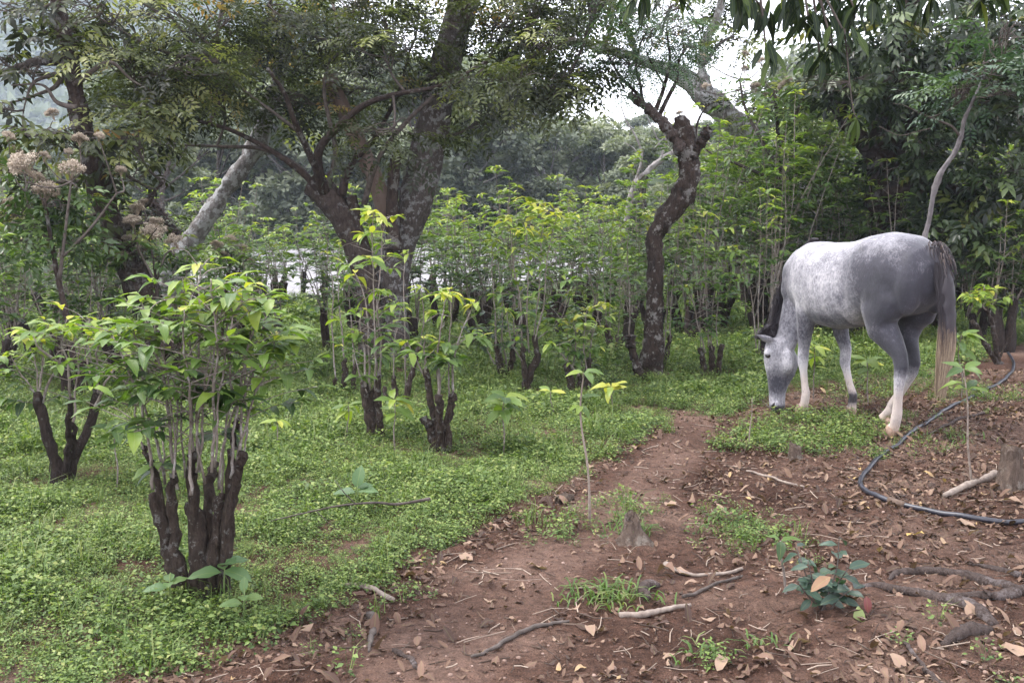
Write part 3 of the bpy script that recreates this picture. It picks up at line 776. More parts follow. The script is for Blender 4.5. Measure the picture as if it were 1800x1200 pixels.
# grey tree behind it, long limbs reaching left
gb = P(1430, 560, 15.5); gb[2] = H(gb[0], gb[1])
simple_tree("grey_tree", gb, "old grey tree with long mottled limbs reaching left behind the pollarded tree", [([(1450, 575, .26), (1425, 420, .22), (1385, 310, .20), (1335, 255, .185), (1290, 215, .16), (1240, 168, .15), (1195, 132, .125), (1145, 112, .09), (1090, 92, .07), (1050, 85, .06), (1022, 74, .05), (975, 72, .03)], 15.5, M_BARKGREY),
    ([(1245, 172, .11), (1234, 130, .09), (1238, 80, .08), (1262, 30, .06), (1275, -40, .05)], 15.4, M_BARKGREY), ([(1060, 88, .05), (1072, 50, .035), (1080, 0, .03)], 15.5, M_BARKGREY), ([(1120, 100, .05), (1100, 40, .04), (1085, -30, .03)], 15.5, M_BARKGREY)],
    [(1030, 20, 60, 30, 15.4, .8, 22), (1225, 40, 40, 24, 15.4, .5, 14), (1290, 70, 50, 26, 15.3, .6, 10), (1080, -40, 100, 40, 15.6, 1, 30), (1260, -30, 80, 40, 15.5, 1, 24), (1350, 180, 60, 50, 15.3, .7, 22), (1000, 40, 30, 18, 15.4, .4, 12)], SPR_PIN, M_CROWN, 34, .42, 1.25,
    branches=[([(1040, 82, .02), (1010, 60, .015), (985, 62, .008)], 15.4, M_BARKGREY), ([(1240, 110, .035), (1262, 80, .025), (1290, 62, .015)], 15.4, M_BARKGREY), ([(1030, 76, .02), (1018, 92, .015), (1030, 92, .01)], 15.4, M_BARKGREY)], trad=.03)

# dead bare tree in the gap
gb = P(1075, 520, 19); gb[2] = H(gb[0], gb[1])
simple_tree("dead_tree", gb, "bare bleached dead tree with thin forked limbs in the gap beyond the coffee", [([(1085, 500, 0.065), (1110, 340, 0.055), (1140, 300, 0.050), (1180, 270, 0.040), (1225, 255, 0.025)], 19, M_DEAD)], None, None, None, 35,
    branches=[([(1112, 330, 0.025), (1128, 280, 0.022), (1120, 245, 0.018), (1100, 210, 0.014), (1090, 180, 0.007)], 19, M_DEAD), ([(1150, 298, 0.022), (1168, 262, 0.018), (1170, 230, 0.014), (1166, 165, 0.006)], 19, M_DEAD), ([(1165, 280, 0.020), (1160, 255, 0.015), (1135, 200, 0.007)], 18.9, M_DEAD), ([(1128, 285, 0.015), (1115, 262, 0.010), (1096, 250, 0.005)], 18.9, M_DEAD), ([(1150, 262, 0.013), (1172, 235, 0.007), (1180, 215, 0.004)], 18.9, M_DEAD)])

# dense dark trees on the right
gb = P(1560, 545, 13.5); gb[2] = H(gb[0], gb[1])
simple_tree("broad_leaved_tree", gb, "dense dark broad-leaved tree filling the upper right behind the horse", [([(1570, 560, .26), (1562, 420, .23), (1550, 330, .22), (1560, 220, .20), (1590, 100, .16), (1600, -60, .12)], 13.5, M_BARKDARK), ([(1556, 300, .12), (1500, 230, .10), (1450, 150, .07)], 13.4, M_BARKDARK), ([(1560, 250, .13), (1640, 180, .11), (1730, 120, .08), (1800, 60, .05)], 13.2, M_BARKDARK), ([(1556, 340, .10), (1650, 330, .08), (1740, 360, .06)], 13, M_BARKDARK)],
    [(1500, 70, 90, 55, 13, 1.1, 70), (1620, 60, 110, 65, 13, 1.3, 95), (1745, 60, 100, 75, 12.6, 1.3, 95), (1560, 165, 90, 50, 13, 1.0, 70), (1670, 170, 90, 55, 12.7, 1.0, 80), (1775, 190, 80, 70, 12.4, 1.1, 80), (1490, 150, 60, 40, 12.9, .7, 36), (1620, 262, 90, 40, 12.8, .8, 60), (1740, 310, 85, 55, 12.4, .9, 75),
     (1700, 405, 90, 36, 12.4, .8, 60), (1795, 420, 60, 50, 12.2, .7, 46), (1590, 380, 60, 36, 13.2, .6, 34), (1850, 300, 80, 120, 12, 1.2, 80), (1840, 60, 90, 90, 12, 1.2, 70), (1560, -50, 160, 50, 13, 1.6, 80), (1750, -60, 160, 60, 12.6, 1.6, 80), (1660, 330, 70, 30, 13.2, .6, 36), (1780, 500, 60, 30, 12.6, .5, 30), (1560, 300, 60, 40, 14.3, .6, 40), (1640, 440, 60, 26, 13.2, .5, 30)], SPR_BROAD, M_BROAD, 36, .34, 1.25, trad=.035)
gb = P(1760, 535, 18.5); gb[2] = H(gb[0], gb[1])
simple_tree("broad_leaved_tree", gb, "second dark tree closing the view behind the dense one at the right edge", [([(1765, 545, .28), (1755, 400, .25), (1720, 250, .2), (1700, 60, .15), (1690, -120, .1)], 18.5, M_BARKDARK)],
    [(1500, 330, 90, 60, 18, 1.2, 60), (1600, 230, 100, 80, 18, 1.4, 80), (1740, 200, 120, 90, 18, 1.4, 90), (1850, 330, 120, 110, 18, 1.4, 90), (1680, 380, 110, 60, 18, 1.3, 80), (1560, 90, 100, 80, 18, 1.4, 60), (1720, 30, 120, 80, 18, 1.4, 60), (1820, 460, 90, 50, 18, 1, 50), (1560, 430, 80, 40, 18, 1, 40)], SPR_BROAD, M_BROAD, 37, .28, 1.9, trad=.05)

# slender leaning stem behind the horse's rump, feather-leaved
gb = P(1600, 600, 9.2); gb[2] = H(gb[0], gb[1])
simple_tree("slender_tree", gb, "slender smooth grey stem curving up to the right from behind the horse's rump", [([(1600, 605, 0.0311), (1612, 480, 0.0296), (1624, 425, 0.0281), (1634, 380, 0.0266), (1642, 335, 0.0252), (1656, 300, 0.0237), (1678, 268, 0.0207), (1690, 235, 0.0178), (1696, 208, 0.0148), (1716, 165, 0.0111), (1735, 120, 0.0074)], 9.2, plain_mat("smooth_grey_bark", (.075, .068, .070), (.165, .15, .155), 14, .8, .25, .35))],
    [(1728, 125, 45, 28, 8.9, .3, 10), (1700, 160, 36, 16, 8.8, .2, 5), (1775, 60, 50, 34, 8.9, .35, 10), (1755, 165, 40, 20, 9, .25, 5)], SPR_PIN, leaf_mat("blue_green_leaf", [(0, (.014, .032, .018)), (.5, (.032, .066, .036)), (1, (.075, .12, .05))], rough=.4, trans=.25, vein=False), 38, .45, .85,
    branches=[([(1688, 240, 0.0133), (1672, 222, 0.0118), (1648, 212, 0.0104), (1615, 198, 0.0081), (1590, 186, 0.0052), (1570, 182, 0.0030)], 9.2, M_TWIG), ([(1640, 225, 0.0067), (1610, 232, 0.0052), (1580, 238, 0.0037), (1545, 222, 0.0022)], 9.1, M_TWIG)], trad=.008)

# ---------------------------------------------------------------- forest trees beyond the clearing
def tuft_proto(r, n=16, spread=.34, leaf=.26):
    m = MB()
    d = rand_u(r, n); d[:, 2] = np.abs(d[:, 2]) * .6
    m.scatter(tri_leaf(.55, .15, .2), d * spread * (.3 + .7 * r.random((n, 1))), d + r.normal(0, .5, (n, 3)) + (0, 0, -.1), np.stack([r.normal(0, .5, n), r.normal(0, .5, n), np.ones(n)], -1), leaf * (.6 + .7 * r.random(n)), .5)
    return merge_proto(m)
TUFTS = [tuft_proto(_r) for _ in range(4)]

def forest_variant(seed, h, wide, barkm):
    r = np.random.default_rng(seed)
    w = MB(); lf = MB()
    top = np.array([r.normal(0, .5), r.normal(0, .5), h * .86])
    tr = spline([(0, 0, -.4), (r.normal(0, .15), r.normal(0, .15), h * .3), top * .6 + (r.normal(0, .3), 0, 0), top], 14)
    w.tube(tr, np.linspace(.16, .05, 14), 7, .05)
    lobes = []
    for k in range(13):
        a = r.random() * 6.28; zz = h * (.10 + .85 * r.random()); ra = wide * (.25 + .75 * r.random()) * (1.15 - .6 * abs(zz / h - .62))
        c = np.array([ra * math.cos(a), ra * math.sin(a), zz]); lobes.append(c)
        b = tr[min(13, max(4, int((zz / h) * 12) - 2))]
        w.tube(spline([b, (b + c) / 2 + (0, 0, -.15), c], 7), np.linspace(.07, .02, 7), 5, .04, cap=False)
        for _ in range(4):
            e = c + r.normal(0, .7, 3); w.tube([c * .6 + b * .4, (c + e) / 2, e], [.03, .02, .008], 3, cap=False)
    lobes.append(top)
    for c in lobes:
        n = 46; g = rand_u(r, n) * (.55 + .45 * r.random((n, 1))) * np.array([1.25, 1.25, .7])
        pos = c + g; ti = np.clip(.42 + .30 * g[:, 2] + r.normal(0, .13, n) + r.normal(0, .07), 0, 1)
        wh = r.integers(0, 4, n)
        for q in range(4):
            s = wh == q
            if s.any(): lf.scatter(TUFTS[q], pos[s], np.stack([np.cos(ti[s] * 40), np.sin(ti[s] * 40), 0 * ti[s]], -1), g[s] + (0, 0, .8), .9 + .5 * r.random(s.sum()), ti[s])
    return w.mesh("trunk", [barkm]), lf.mesh("crown", [M_FOREST], False)

def forest():
    r = np.random.default_rng(77)
    var = [forest_variant(100 + k, 6.5 + .8 * k, 2.3 + .25 * k, [M_BARKPALE, M_DEAD, M_BARK][k % 3]) for k in range(6)]
    pos = []
    tries = 0
    while len(pos) < 190 and tries < 20000:
        tries += 1
        y = 22 + 62 * r.random() ** 1.1; x = (r.random() * 1.5 - .75) * y
        if y < 40 and -10.5 < x < 4.5: continue          # the clearing
        if x / y < -.36 and y < 60 and x / y > -.56 and r.random() < .6: continue
        if any((x - a) ** 2 + (y - b) ** 2 < (1.7 + .02 * y) ** 2 for a, b in pos): continue
        pos.append((x, y))
    for x, y in pos:
        k = r.integers(0, 6); tm, cm = var[k]
        where = "on the hillside" 
        root = thing("forest_tree", (x, y, float(H(x, y)) - .1), "hazy pale green forest tree standing in the wood beyond the coffee rows", "tree", "forest trees beyond the coffee", r.random() * 6.28)
        s = .8 + .4 * r.random(); px = 900 + 1750 * x / y; hh = (6.5 + .8 * k) * 1.12
        lim = 185 + 60 * r.random() if 915 < px < 1430 else (265 + 50 * r.random() if px < 240 else 60)   # open sky, and the mountain, show over the low wood
        s = max(.28, min(s, ((403 - lim) / 1750 * y + 1.5 - float(H(x, y))) / hh)); root.scale = (s * 1.1, s * 1.1, s)
        near = "near" if y < 46 else ("middle" if y < 62 else "far")
        spot = ("at the left edge" if px < 200 else "behind the leaning pale trunk" if px < 520 else "behind the big shade tree" if px < 820 else "under the open gap of sky" if px < 1080 else "behind the pollarded tree" if px < 1320 else "behind the tall coffee rows" if px < 1560 else "behind the dark trees at the right")
        root["label"] = "hazy forest tree %s, %s in the wood" % (spot, near); root["group"] = "forest trees %s, %s" % (spot, near)
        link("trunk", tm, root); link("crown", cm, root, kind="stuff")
    tell_apart([o for o in COL.objects if o.name.startswith("forest_tree")])
    # the wooded mountainside, one far mass
    m = MB(); n = 9000
    y = 240 + 330 * r.random(n) ** .9; x = -(r.random(n) * 1.0 - .32) * y * .8
    pos = np.stack([x, y, H(x, y) + 1.5], -1)
    big = tuft_proto(r, 26, .75, .75)
    ti = np.clip(.45 + .2 * wob(x, y, .05, 2) + r.normal(0, .12, n), 0, 1)
    m.scatter(big, pos, np.stack([np.cos(x * 9), np.sin(x * 9), 0 * x], -1), np.stack([0 * x, -.3 + 0 * x, 1 + 0 * x], -1), (3.2 + 2.6 * r.random(n)), ti)
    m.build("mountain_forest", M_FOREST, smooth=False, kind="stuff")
forest()
# ---------------------------------------------------------------- coffee bushes
M_COFFEE = leaf_mat("coffee_leaf", [(0, (.012, .028, .010)), (.3, (.032, .070, .016)), (.6, (.100, .168, .026)), (.85, (.22, .28, .040)), (1, (.38, .36, .055))], rough=.40, trans=.32, spec=.42, noise_scale=6.0)
M_COFFEEFAR = leaf_mat("coffee_leaf_far", [(0, (.014, .030, .010)), (.3, (.045, .085, .020)), (.6, (.125, .190, .036)), (.85, (.23, .29, .05)), (1, (.34, .33, .07))], rough=.42, trans=.30, spec=.4, vein=False, noise_scale=4.0)
M_STUMP = bark_mat("coffee_bark", (.015, .010, .008), (.082, .060, .049), (.29, .29, .28), .30, 26.0, .9)
M_STUMPDARK = bark_mat("coffee_bark_dark", (.014, .010, .009), (.055, .040, .034), (.20, .20, .195), .18, 22.0, .9)
M_STEM = bark_mat("stem_bark", (.10, .078, .066), (.27, .235, .21), (.38, .37, .36), .35, 30.0, .3)

# shared leaf meshes, shape x tint
def _leaf_mesh(shape, tint):
    pr = [leaf_proto(5, .40, .20, .10, .10), leaf_proto(5, .36, .42, .16, .16), leaf_proto(5, .44, .62, .12, .22)][shape]
    m = MB(); m.add(pr[0], pr[1], None, tint, 0, pr[3]); return m.mesh("leaf", [M_COFFEE])
TINTS = [.10, .24, .38, .52, .66, .80, .95]
LEAFM = [[_leaf_mesh(s, t) for t in TINTS] for s in range(3)]
LEAFP = [leaf_proto(3, .40, .25, .10, .10), leaf_proto(3, .36, .5, .14, .14)]
LEAF1 = tri_leaf(.40, .28, .22)

def orient(f, u):
    f = unit(np.asarray(f, float)); s = np.cross(f, u); 
    if np.linalg.norm(s) < 1e-4: s = np.cross(f, [1, .2, .1])
    s = unit(s); u = np.cross(s, f)
    return Matrix(((s[0], f[0], u[0]), (s[1], f[1], u[1]), (s[2], f[2], u[2])))

def put_leaf(root, pos, f, u, size, tint, r):
    o = bpy.data.objects.new("leaf", LEAFM[r.integers(0, 3)][int(np.argmin([abs(t - tint) for t in TINTS]))])
    COL.objects.link(o); o.parent = root
    o.matrix_basis = Matrix.Translation(Vector(pos)) @ orient(f, u).to_4x4() @ Matrix.Diagonal((size, size, size, 1))
    return o

def gather_shoot(r, pts, rad0, rad1, t0, leafy, twigL, node, stems, leaves, size, htop, bare=.25, sides=5, tip=True, tintadd=0.0):
    """one upright shoot: stem tube, opposite side twigs, leaf pairs; leaves gets (pos, fwd, up, size, tint)"""
    n = max(10, int(len(pts) * 5)); p = spline(pts, n)
    p[1:, :2] += np.cumsum(r.normal(0, .0035, (n - 1, 2)), 0)
    L = np.linalg.norm(np.diff(p, axis=0), axis=1).sum()
    stems.tube(p, np.linspace(rad0, rad1, n) * (1 + .08 * r.normal(0, 1, n)), sides, .04, c=.5)
    kn = max(2, int(L * (1 - t0) / node)); a0 = r.random() * 6.28
    for k in range(kn):
        t = t0 + (1 - t0) * (k + r.random() * .4) / kn; b = p[min(n - 1, int(t * (n - 1)))]; a0 += 1.57 + r.normal(0, .25)
        for sg in (0, math.pi):
            if r.random() < .25: continue
            a = a0 + sg + r.normal(0, .2); Lt = twigL * (.4 + .8 * r.random()) * (1.15 - .6 * t)
            el = .35 + .35 * r.random() * t; d = np.array([math.cos(a) * math.cos(el), math.sin(a) * math.cos(el), math.sin(el)])
            e = b + d * Lt; e[2] -= .12 * Lt; mid = b + d * Lt * .5 + r.normal(0, .012, 3)
            tw = spline([b, mid, e], 6)
            stems.tube(tw, np.linspace(.0034, .0016, 6), 3, 0, c=.5, cap=False)
            if r.random() < bare or r.random() > leafy: 
                continue
            nl = r.integers(2, 6)
            for q in range(nl):
                tt = 1 - q * .22 * (.6 + .8 * r.random()); bb = tw[max(1, min(5, int(round(tt * 5))))]
                s = np.array([-math.sin(a), math.cos(a), 0])
                for sd in (1, -1):
                    if r.random() < .22: continue
                    f = d * (.55 + .3 * r.random()) + s * sd * (.75 + .35 * r.random()) + np.array([0, 0, r.normal(-.12, .16)])
                    u = np.array([r.normal(0, .18), r.normal(0, .18), 1.0])
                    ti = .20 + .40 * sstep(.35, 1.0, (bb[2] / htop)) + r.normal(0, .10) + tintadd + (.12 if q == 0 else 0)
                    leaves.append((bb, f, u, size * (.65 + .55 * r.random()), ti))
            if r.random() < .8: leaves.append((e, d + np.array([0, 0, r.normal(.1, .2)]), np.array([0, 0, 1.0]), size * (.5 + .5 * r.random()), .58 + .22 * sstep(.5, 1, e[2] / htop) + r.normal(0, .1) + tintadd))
    if tip:
        for q in range(r.integers(4, 8)):
            a = r.random() * 6.28; f = np.array([math.cos(a), math.sin(a), r.normal(.12, .22)])
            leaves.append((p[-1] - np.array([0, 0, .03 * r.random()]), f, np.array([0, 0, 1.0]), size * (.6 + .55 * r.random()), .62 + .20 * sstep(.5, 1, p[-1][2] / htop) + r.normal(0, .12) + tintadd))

def coffee_bush(base, label, stumps, shoots, seed, leafsize=.12, single=0, mat=None, htop=None, group="coffee bushes in the meadow", t0=.45, leafy=.8, twigL=.26, node=.10, bare=.3, tintadd=0.0, stemr=.008, thick=.56):
    """stumps: polylines (offset xyz, radius); shoots: polylines of offsets; single = how many leaves become objects of their own"""
    r = np.random.default_rng(seed)
    root = thing("coffee_bush", base, label, "coffee bush", group)
    for st in stumps:
        S = spline(np.array(st, float), 16); m = MB()
        R = thick * S[:, 3] * (1 + .08 * r.normal(0, 1, 16)); R[0] *= 1.15; R[-2] *= 1.12
        m.tube(S[:, :3] + r.normal(0, .005, (16, 3)), R, 14, .10); m.build("trunk", mat or M_STUMP, root)
    leaves = []
    H_ = htop or max(s[-1][2] for s in shoots)
    sm = MB()
    for sh in shoots:
        one = MB() if single else sm
        gather_shoot(r, sh, stemr * (.7 + .6 * r.random()), .0028, t0, leafy, twigL, node, one, leaves, leafsize, H_, bare, tintadd=tintadd)
        if single: one.build("shoot", M_STEM, root)
    if not single: sm.build("shoots", M_STEM, root, kind="stuff")
    # the largest to the eye become leaves of their own, any others one mass
    r.shuffle(leaves)
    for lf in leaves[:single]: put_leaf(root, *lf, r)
    rest = leaves[single:]
    if rest:
        m = MB(); h = len(rest) // 2
        for part, pr in ((rest[:h], LEAFP[0]), (rest[h:], LEAFP[1])):
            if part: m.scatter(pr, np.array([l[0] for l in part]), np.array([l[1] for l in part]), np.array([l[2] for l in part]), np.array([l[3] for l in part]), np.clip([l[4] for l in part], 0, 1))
        m.build("foliage", M_COFFEE, root, kind="stuff")
    return root

def offs(base, depth, pts, dy=0.0):
    """pixel polyline at a bush's own distance -> offsets from its base"""
    out = []
    for p in pts:
        w = P(p[0], p[1], depth + dy) - base
        out.append(list(w) + list(p[2:]))
    return out

def px_bush(gp, label, stumps, shoots, seed, sink=.03, **kw):
    b = G(*gp); d = b[1]; r = np.random.default_rng(seed + 1000)
    ST = []
    for k, st in enumerate(stumps):
        dd = np.linspace(0, r.normal(0, .10), len(st)) if k else np.zeros(len(st))
        S = [offs(b, d, [p], dz)[0] for p, dz in zip(st, dd)]; S[0][2] = -sink
        ST.append(S)
    SH = []
    for sh in shoots:
        dz = r.normal(0, .12); n = len(sh)
        SH.append([offs(b, d, [p], dz * (.6 + .8 * i / max(1, n - 1)) + r.normal(0, .03))[0][:3] for i, p in enumerate(sh)])
    return coffee_bush(b, label, ST, SH, seed, **kw)

# the large bush in front
px_bush((345, 1052), "large many-stemmed coffee bush nearest the camera, thick dark cut trunks crowded with shoots",
    [[(318, 1065, .075), (305, 1010, .062), (292, 960, .055), (282, 910, .050), (268, 865, .036)],
     [(352, 1060, .085), (350, 1000, .078), (350, 950, .075), (345, 915, .066), (335, 880, .05)],
     [(368, 1050, .06), (376, 980, .058), (384, 930, .05), (385, 890, .042), (388, 870, .034)],
     [(330, 1040, .05), (312, 970, .045), (306, 920, .042), (302, 870, .038), (304, 835, .030)],
     [(392, 950, .050), (404, 905, .045), (412, 860, .040), (424, 815, .036), (428, 795, .034)],
     [(385, 930, .03), (400, 945, .04), (405, 940, .035)],
     [(345, 930, .045), (340, 880, .045), (338, 830, .040), (342, 795, .030)],
     [(365, 920, .04), (368, 870, .044), (372, 835, .038), (376, 815, .030)],
     [(395, 900, .035), (402, 830, .030), (412, 770, .026), (418, 735, .022)],
     [(300, 900, .03), (278, 850, .028), (258, 800, .022), (250, 785, .016)]],
    [[(340, 800), (338, 720), (345, 640), (352, 560), (345, 500), (350, 460)], [(372, 830), (368, 740), (366, 640), (362, 560), (362, 490)], [(378, 820), (385, 740), (398, 650), (402, 590), (420, 530)],
     [(420, 800), (430, 720), (440, 650), (446, 600), (470, 560)], [(390, 870), (392, 770), (400, 690), (396, 600), (392, 545)], [(305, 840), (300, 760), (292, 680), (285, 610), (262, 560)],
     [(268, 860), (262, 780), (255, 700), (250, 640), (232, 580)], [(325, 840), (320, 740), (318, 660), (310, 580), (300, 520)], [(345, 830), (352, 760), (360, 680), (378, 600), (400, 520)],
     [(335, 870), (330, 780), (335, 700), (325, 620), (322, 540)], [(405, 840), (412, 760), (418, 690), (430, 620), (440, 575)], [(360, 850), (355, 760), (372, 660), (385, 580), (385, 510)],
     [(252, 790), (246, 740), (235, 690), (215, 640)], [(428, 795), (434, 740), (432, 690), (450, 640)], [(300, 860), (308, 790), (312, 720), (300, 650)], [(282, 900), (276, 850), (290, 800), (280, 740)], [(385, 860), (398, 760), (440, 660), (478, 580)], [(290, 850), (265, 740), (225, 640), (200, 590)], [(350, 830), (350, 700), (338, 580), (330, 490)], [(372, 830), (380, 700), (400, 590), (432, 500)], [(312, 860), (300, 740), (275, 620), (250, 530)], [(410, 850), (425, 740), (455, 640), (480, 600)]],
    41, single=300, thick=.50, leafsize=.105, t0=.32, leafy=.84, twigL=.36, node=.068, bare=.36, stemr=.0066, tintadd=.0)
# V-shaped bush at the left edge
px_bush((112, 848), "coffee bush with a dark V-shaped trunk standing at the left edge of the meadow",
    [[(105, 858, .10), (98, 815, .07), (82, 765, .058), (70, 715, .05), (66, 690, .04)], [(110, 858, .085), (122, 820, .06), (145, 775, .052), (160, 740, .048), (172, 690, .045), (160, 655, .035)],
     [(112, 830, .05), (120, 790, .036), (121, 740, .03), (124, 700, .026)], [(124, 820, .04), (130, 780, .034), (128, 745, .026)]],
    [[(68, 700), (66, 650), (50, 610), (40, 585)], [(66, 700), (75, 640), (80, 600), (90, 570)], [(172, 690), (165, 640), (180, 600), (192, 580)], [(160, 660), (150, 620), (155, 580), (150, 555)],
     [(124, 700), (122, 650), (110, 600), (115, 560)], [(128, 745), (132, 680), (138, 620), (130, 580)], [(80, 740), (60, 690), (30, 650), (15, 620)], [(70, 720), (90, 660), (105, 610), (100, 575)], [(165, 720), (185, 670), (205, 640)], [(110, 640), (70, 610), (60, 590)]],
    42, single=210, leafsize=.115, t0=.20, leafy=.92, twigL=.34, node=.085, bare=.2, tintadd=.06, mat=M_STUMPDARK)
px_bush((655, 775), "tall narrow coffee bush before the shade tree, on a lichened stump",
    [[(658, 782, .085), (652, 740, .075), (645, 705, .065), (640, 670, .05)], [(668, 778, .05), (668, 730, .045), (664, 690, .04), (668, 655, .03)], [(650, 760, .04), (655, 700, .045), (660, 680, .03)]],
    [[(642, 680), (640, 620), (632, 570), (630, 540)], [(660, 690), (658, 600), (655, 500), (652, 420), (654, 368)], [(668, 660), (672, 600), (668, 550), (672, 510)], [(650, 690), (648, 600), (640, 520), (625, 480)], [(665, 680), (662, 580), (668, 480), (675, 400), (668, 380)], [(645, 690), (630, 640), (622, 580)]],
    43, single=170, leafsize=.13, t0=.22, leafy=.75, twigL=.26, node=.10, bare=.36, tintadd=.16)
px_bush((775, 792), "coffee bush on a forked cut stump with a low leaf tuft and bare twigs",
    [[(770, 800, .085), (762, 770, .07), (752, 745, .055), (742, 736, .045)], [(772, 795, .07), (764, 740, .05), (756, 690, .042), (748, 650, .032)], [(778, 795, .06), (772, 740, .045), (772, 695, .04)], [(785, 790, .06), (786, 745, .05), (796, 705, .048), (794, 692, .044)]],
    [[(748, 655), (748, 620), (745, 590)], [(772, 700), (768, 640), (775, 560), (785, 510)], [(790, 700), (788, 630), (792, 560), (790, 505)], [(772, 700), (775, 650), (768, 610)], [(795, 695), (800, 630), (815, 580), (835, 530)], [(756, 690), (740, 640), (722, 600)]],
    44, single=170, leafsize=.13, t0=.28, leafy=.78, twigL=.25, node=.10, bare=.34, tintadd=.14)
px_bush((885, 668), "bushy coffee plant with dark drooping leaves hiding its stump right of the forked one",
    [[(888, 675, .08), (880, 640, .07), (872, 600, .05)], [(895, 672, .06), (900, 630, .05), (905, 590, .04)]],
    [[(872, 610), (868, 540), (862, 470), (860, 420)], [(880, 620), (885, 540), (880, 460), (888, 410)], [(905, 600), (900, 530), (905, 470)], [(870, 640), (850, 600), (840, 570)], [(890, 640), (885, 600), (880, 560)], [(900, 610), (915, 560), (920, 500)]],
    45, single=130, leafsize=.115, t0=.05, leafy=.95, twigL=.32, node=.09, bare=.08, tintadd=-.04)
px_bush((928, 690), "tall coffee bush topped by a bright yellow-green crown in the centre of the meadow",
    [[(925, 697, .08), (930, 660, .07), (945, 625, .055), (938, 590, .04)], [(930, 695, .06), (922, 650, .05), (918, 610, .04)]],
    [[(938, 600), (945, 520), (950, 440), (952, 380), (950, 355)], [(940, 600), (955, 530), (960, 460), (975, 400), (985, 370)], [(918, 610), (915, 540), (905, 460), (900, 410), (895, 380)], [(930, 620), (928, 540), (932, 470), (925, 400)], [(922, 640), (900, 600), (890, 540)], [(940, 600), (985, 560), (1000, 510)]],
    46, single=150, leafsize=.125, t0=.28, leafy=.95, twigL=.36, node=.085, bare=.12, tintadd=.18)
px_bush((1012, 700), "low coffee bush with leaning pale stems and yellowish leaves left of the pollarded tree",
    [[(1012, 706, .07), (1003, 670, .06), (996, 640, .05)], [(1030, 708, .055), (1032, 670, .05), (1036, 630, .045)], [(1022, 705, .04), (1018, 660, .036)]],
    [[(996, 645), (998, 600), (990, 560)], [(1036, 640), (1040, 590), (1048, 550), (1055, 530)], [(1003, 660), (1012, 600), (1005, 555)], [(1032, 660), (1025, 600), (1032, 540)], [(1018, 660), (985, 620), (965, 600)], [(1012, 670), (1030, 610), (1020, 570)]],
    47, single=140, leafsize=.12, t0=.25, leafy=.95, twigL=.32, node=.08, bare=.15, tintadd=.14)
px_bush((1250, 660), "tall thin coffee bush on three dark cut stumps between the pollarded tree and the horse",
    [[(1238, 665, .055), (1236, 640, .05), (1232, 612, .045)], [(1250, 666, .06), (1252, 640, .055), (1250, 608, .05)], [(1264, 662, .05), (1264, 635, .05), (1268, 605, .046)]],
    [[(1232, 615), (1228, 540), (1232, 460), (1225, 400)], [(1245, 610), (1242, 520), (1240, 440), (1245, 370)], [(1250, 610), (1256, 540), (1262, 460), (1275, 400)], [(1262, 610), (1258, 560), (1270, 480), (1285, 430)], [(1240, 620), (1225, 560), (1210, 500)], [(1252, 615), (1240, 580), (1235, 560)]],
    48, single=130, leafsize=.115, t0=.22, leafy=.95, twigL=.34, node=.09, bare=.2, tintadd=.08)
px_bush((1140, 648), "coffee bush wrapped round the foot of the pollarded tree with pale upright stems",
    [[(1118, 655, .07), (1112, 625, .06), (1106, 590, .04)], [(1160, 652, .06), (1172, 620, .045), (1178, 590, .035)]],
    [[(1106, 600), (1108, 530), (1105, 450), (1112, 390)], [(1132, 640), (1134, 540), (1138, 440), (1135, 370)], [(1178, 600), (1180, 520), (1188, 450), (1195, 380)], [(1165, 640), (1170, 560), (1175, 480)], [(1140, 640), (1128, 600), (1150, 590)]],
    49, single=110, leafsize=.12, t0=.36, leafy=.95, twigL=.34, node=.09, bare=.2, tintadd=.10)
px_bush((1075, 630), "coffee bush with a short whitish stump far down the row left of the pollarded tree",
    [[(1072, 636, .08), (1070, 600, .07), (1066, 570, .05)], [(1082, 634, .05), (1086, 590, .04)]],
    [[(1066, 580), (1062, 500), (1060, 430), (1050, 380)], [(1072, 590), (1075, 500), (1080, 420), (1082, 370)], [(1086, 600), (1088, 540), (1095, 470)], [(1060, 590), (1045, 520), (1030, 460)]],
    50, leafsize=.12, t0=.25, leafy=.95, twigL=.36, node=.09, bare=.15, tintadd=.08)
px_bush((1748, 640), "cut coffee stump leaning left behind the horse's tail with one leafy shoot",
    [[(1760, 652, .06), (1742, 620, .052), (1724, 590, .046), (1710, 562, .042)], [(1755, 645, .05), (1750, 600, .045), (1740, 560, .036), (1732, 540, .03)], [(1752, 620, .03), (1770, 600, .012), (1782, 585, .006)]],
    [[(1736, 545), (1732, 525), (1730, 505)], [(1734, 545), (1722, 530), (1715, 520)], [(1740, 550), (1745, 530), (1742, 510)]],
    51, single=60, leafsize=.12, t0=.2, leafy=.9, twigL=.16, node=.06, bare=.1, tintadd=.10)
px_bush((1345, 640), "coffee bush with straight pale stems rising behind the horse's head",
    [[(1345, 648, .06), (1342, 615, .05), (1340, 590, .04)], [(1360, 645, .04), (1362, 610, .036)]],
    [[(1334, 620), (1334, 520), (1336, 420), (1335, 330)], [(1342, 620), (1344, 520), (1350, 420), (1352, 340)], [(1358, 620), (1356, 520), (1362, 440), (1370, 380)], [(1342, 610), (1338, 590), (1345, 575)], [(1330, 620), (1320, 520), (1305, 440)]],
    52, leafsize=.12, t0=.40, leafy=.85, twigL=.34, node=.10, bare=.25, tintadd=.08)
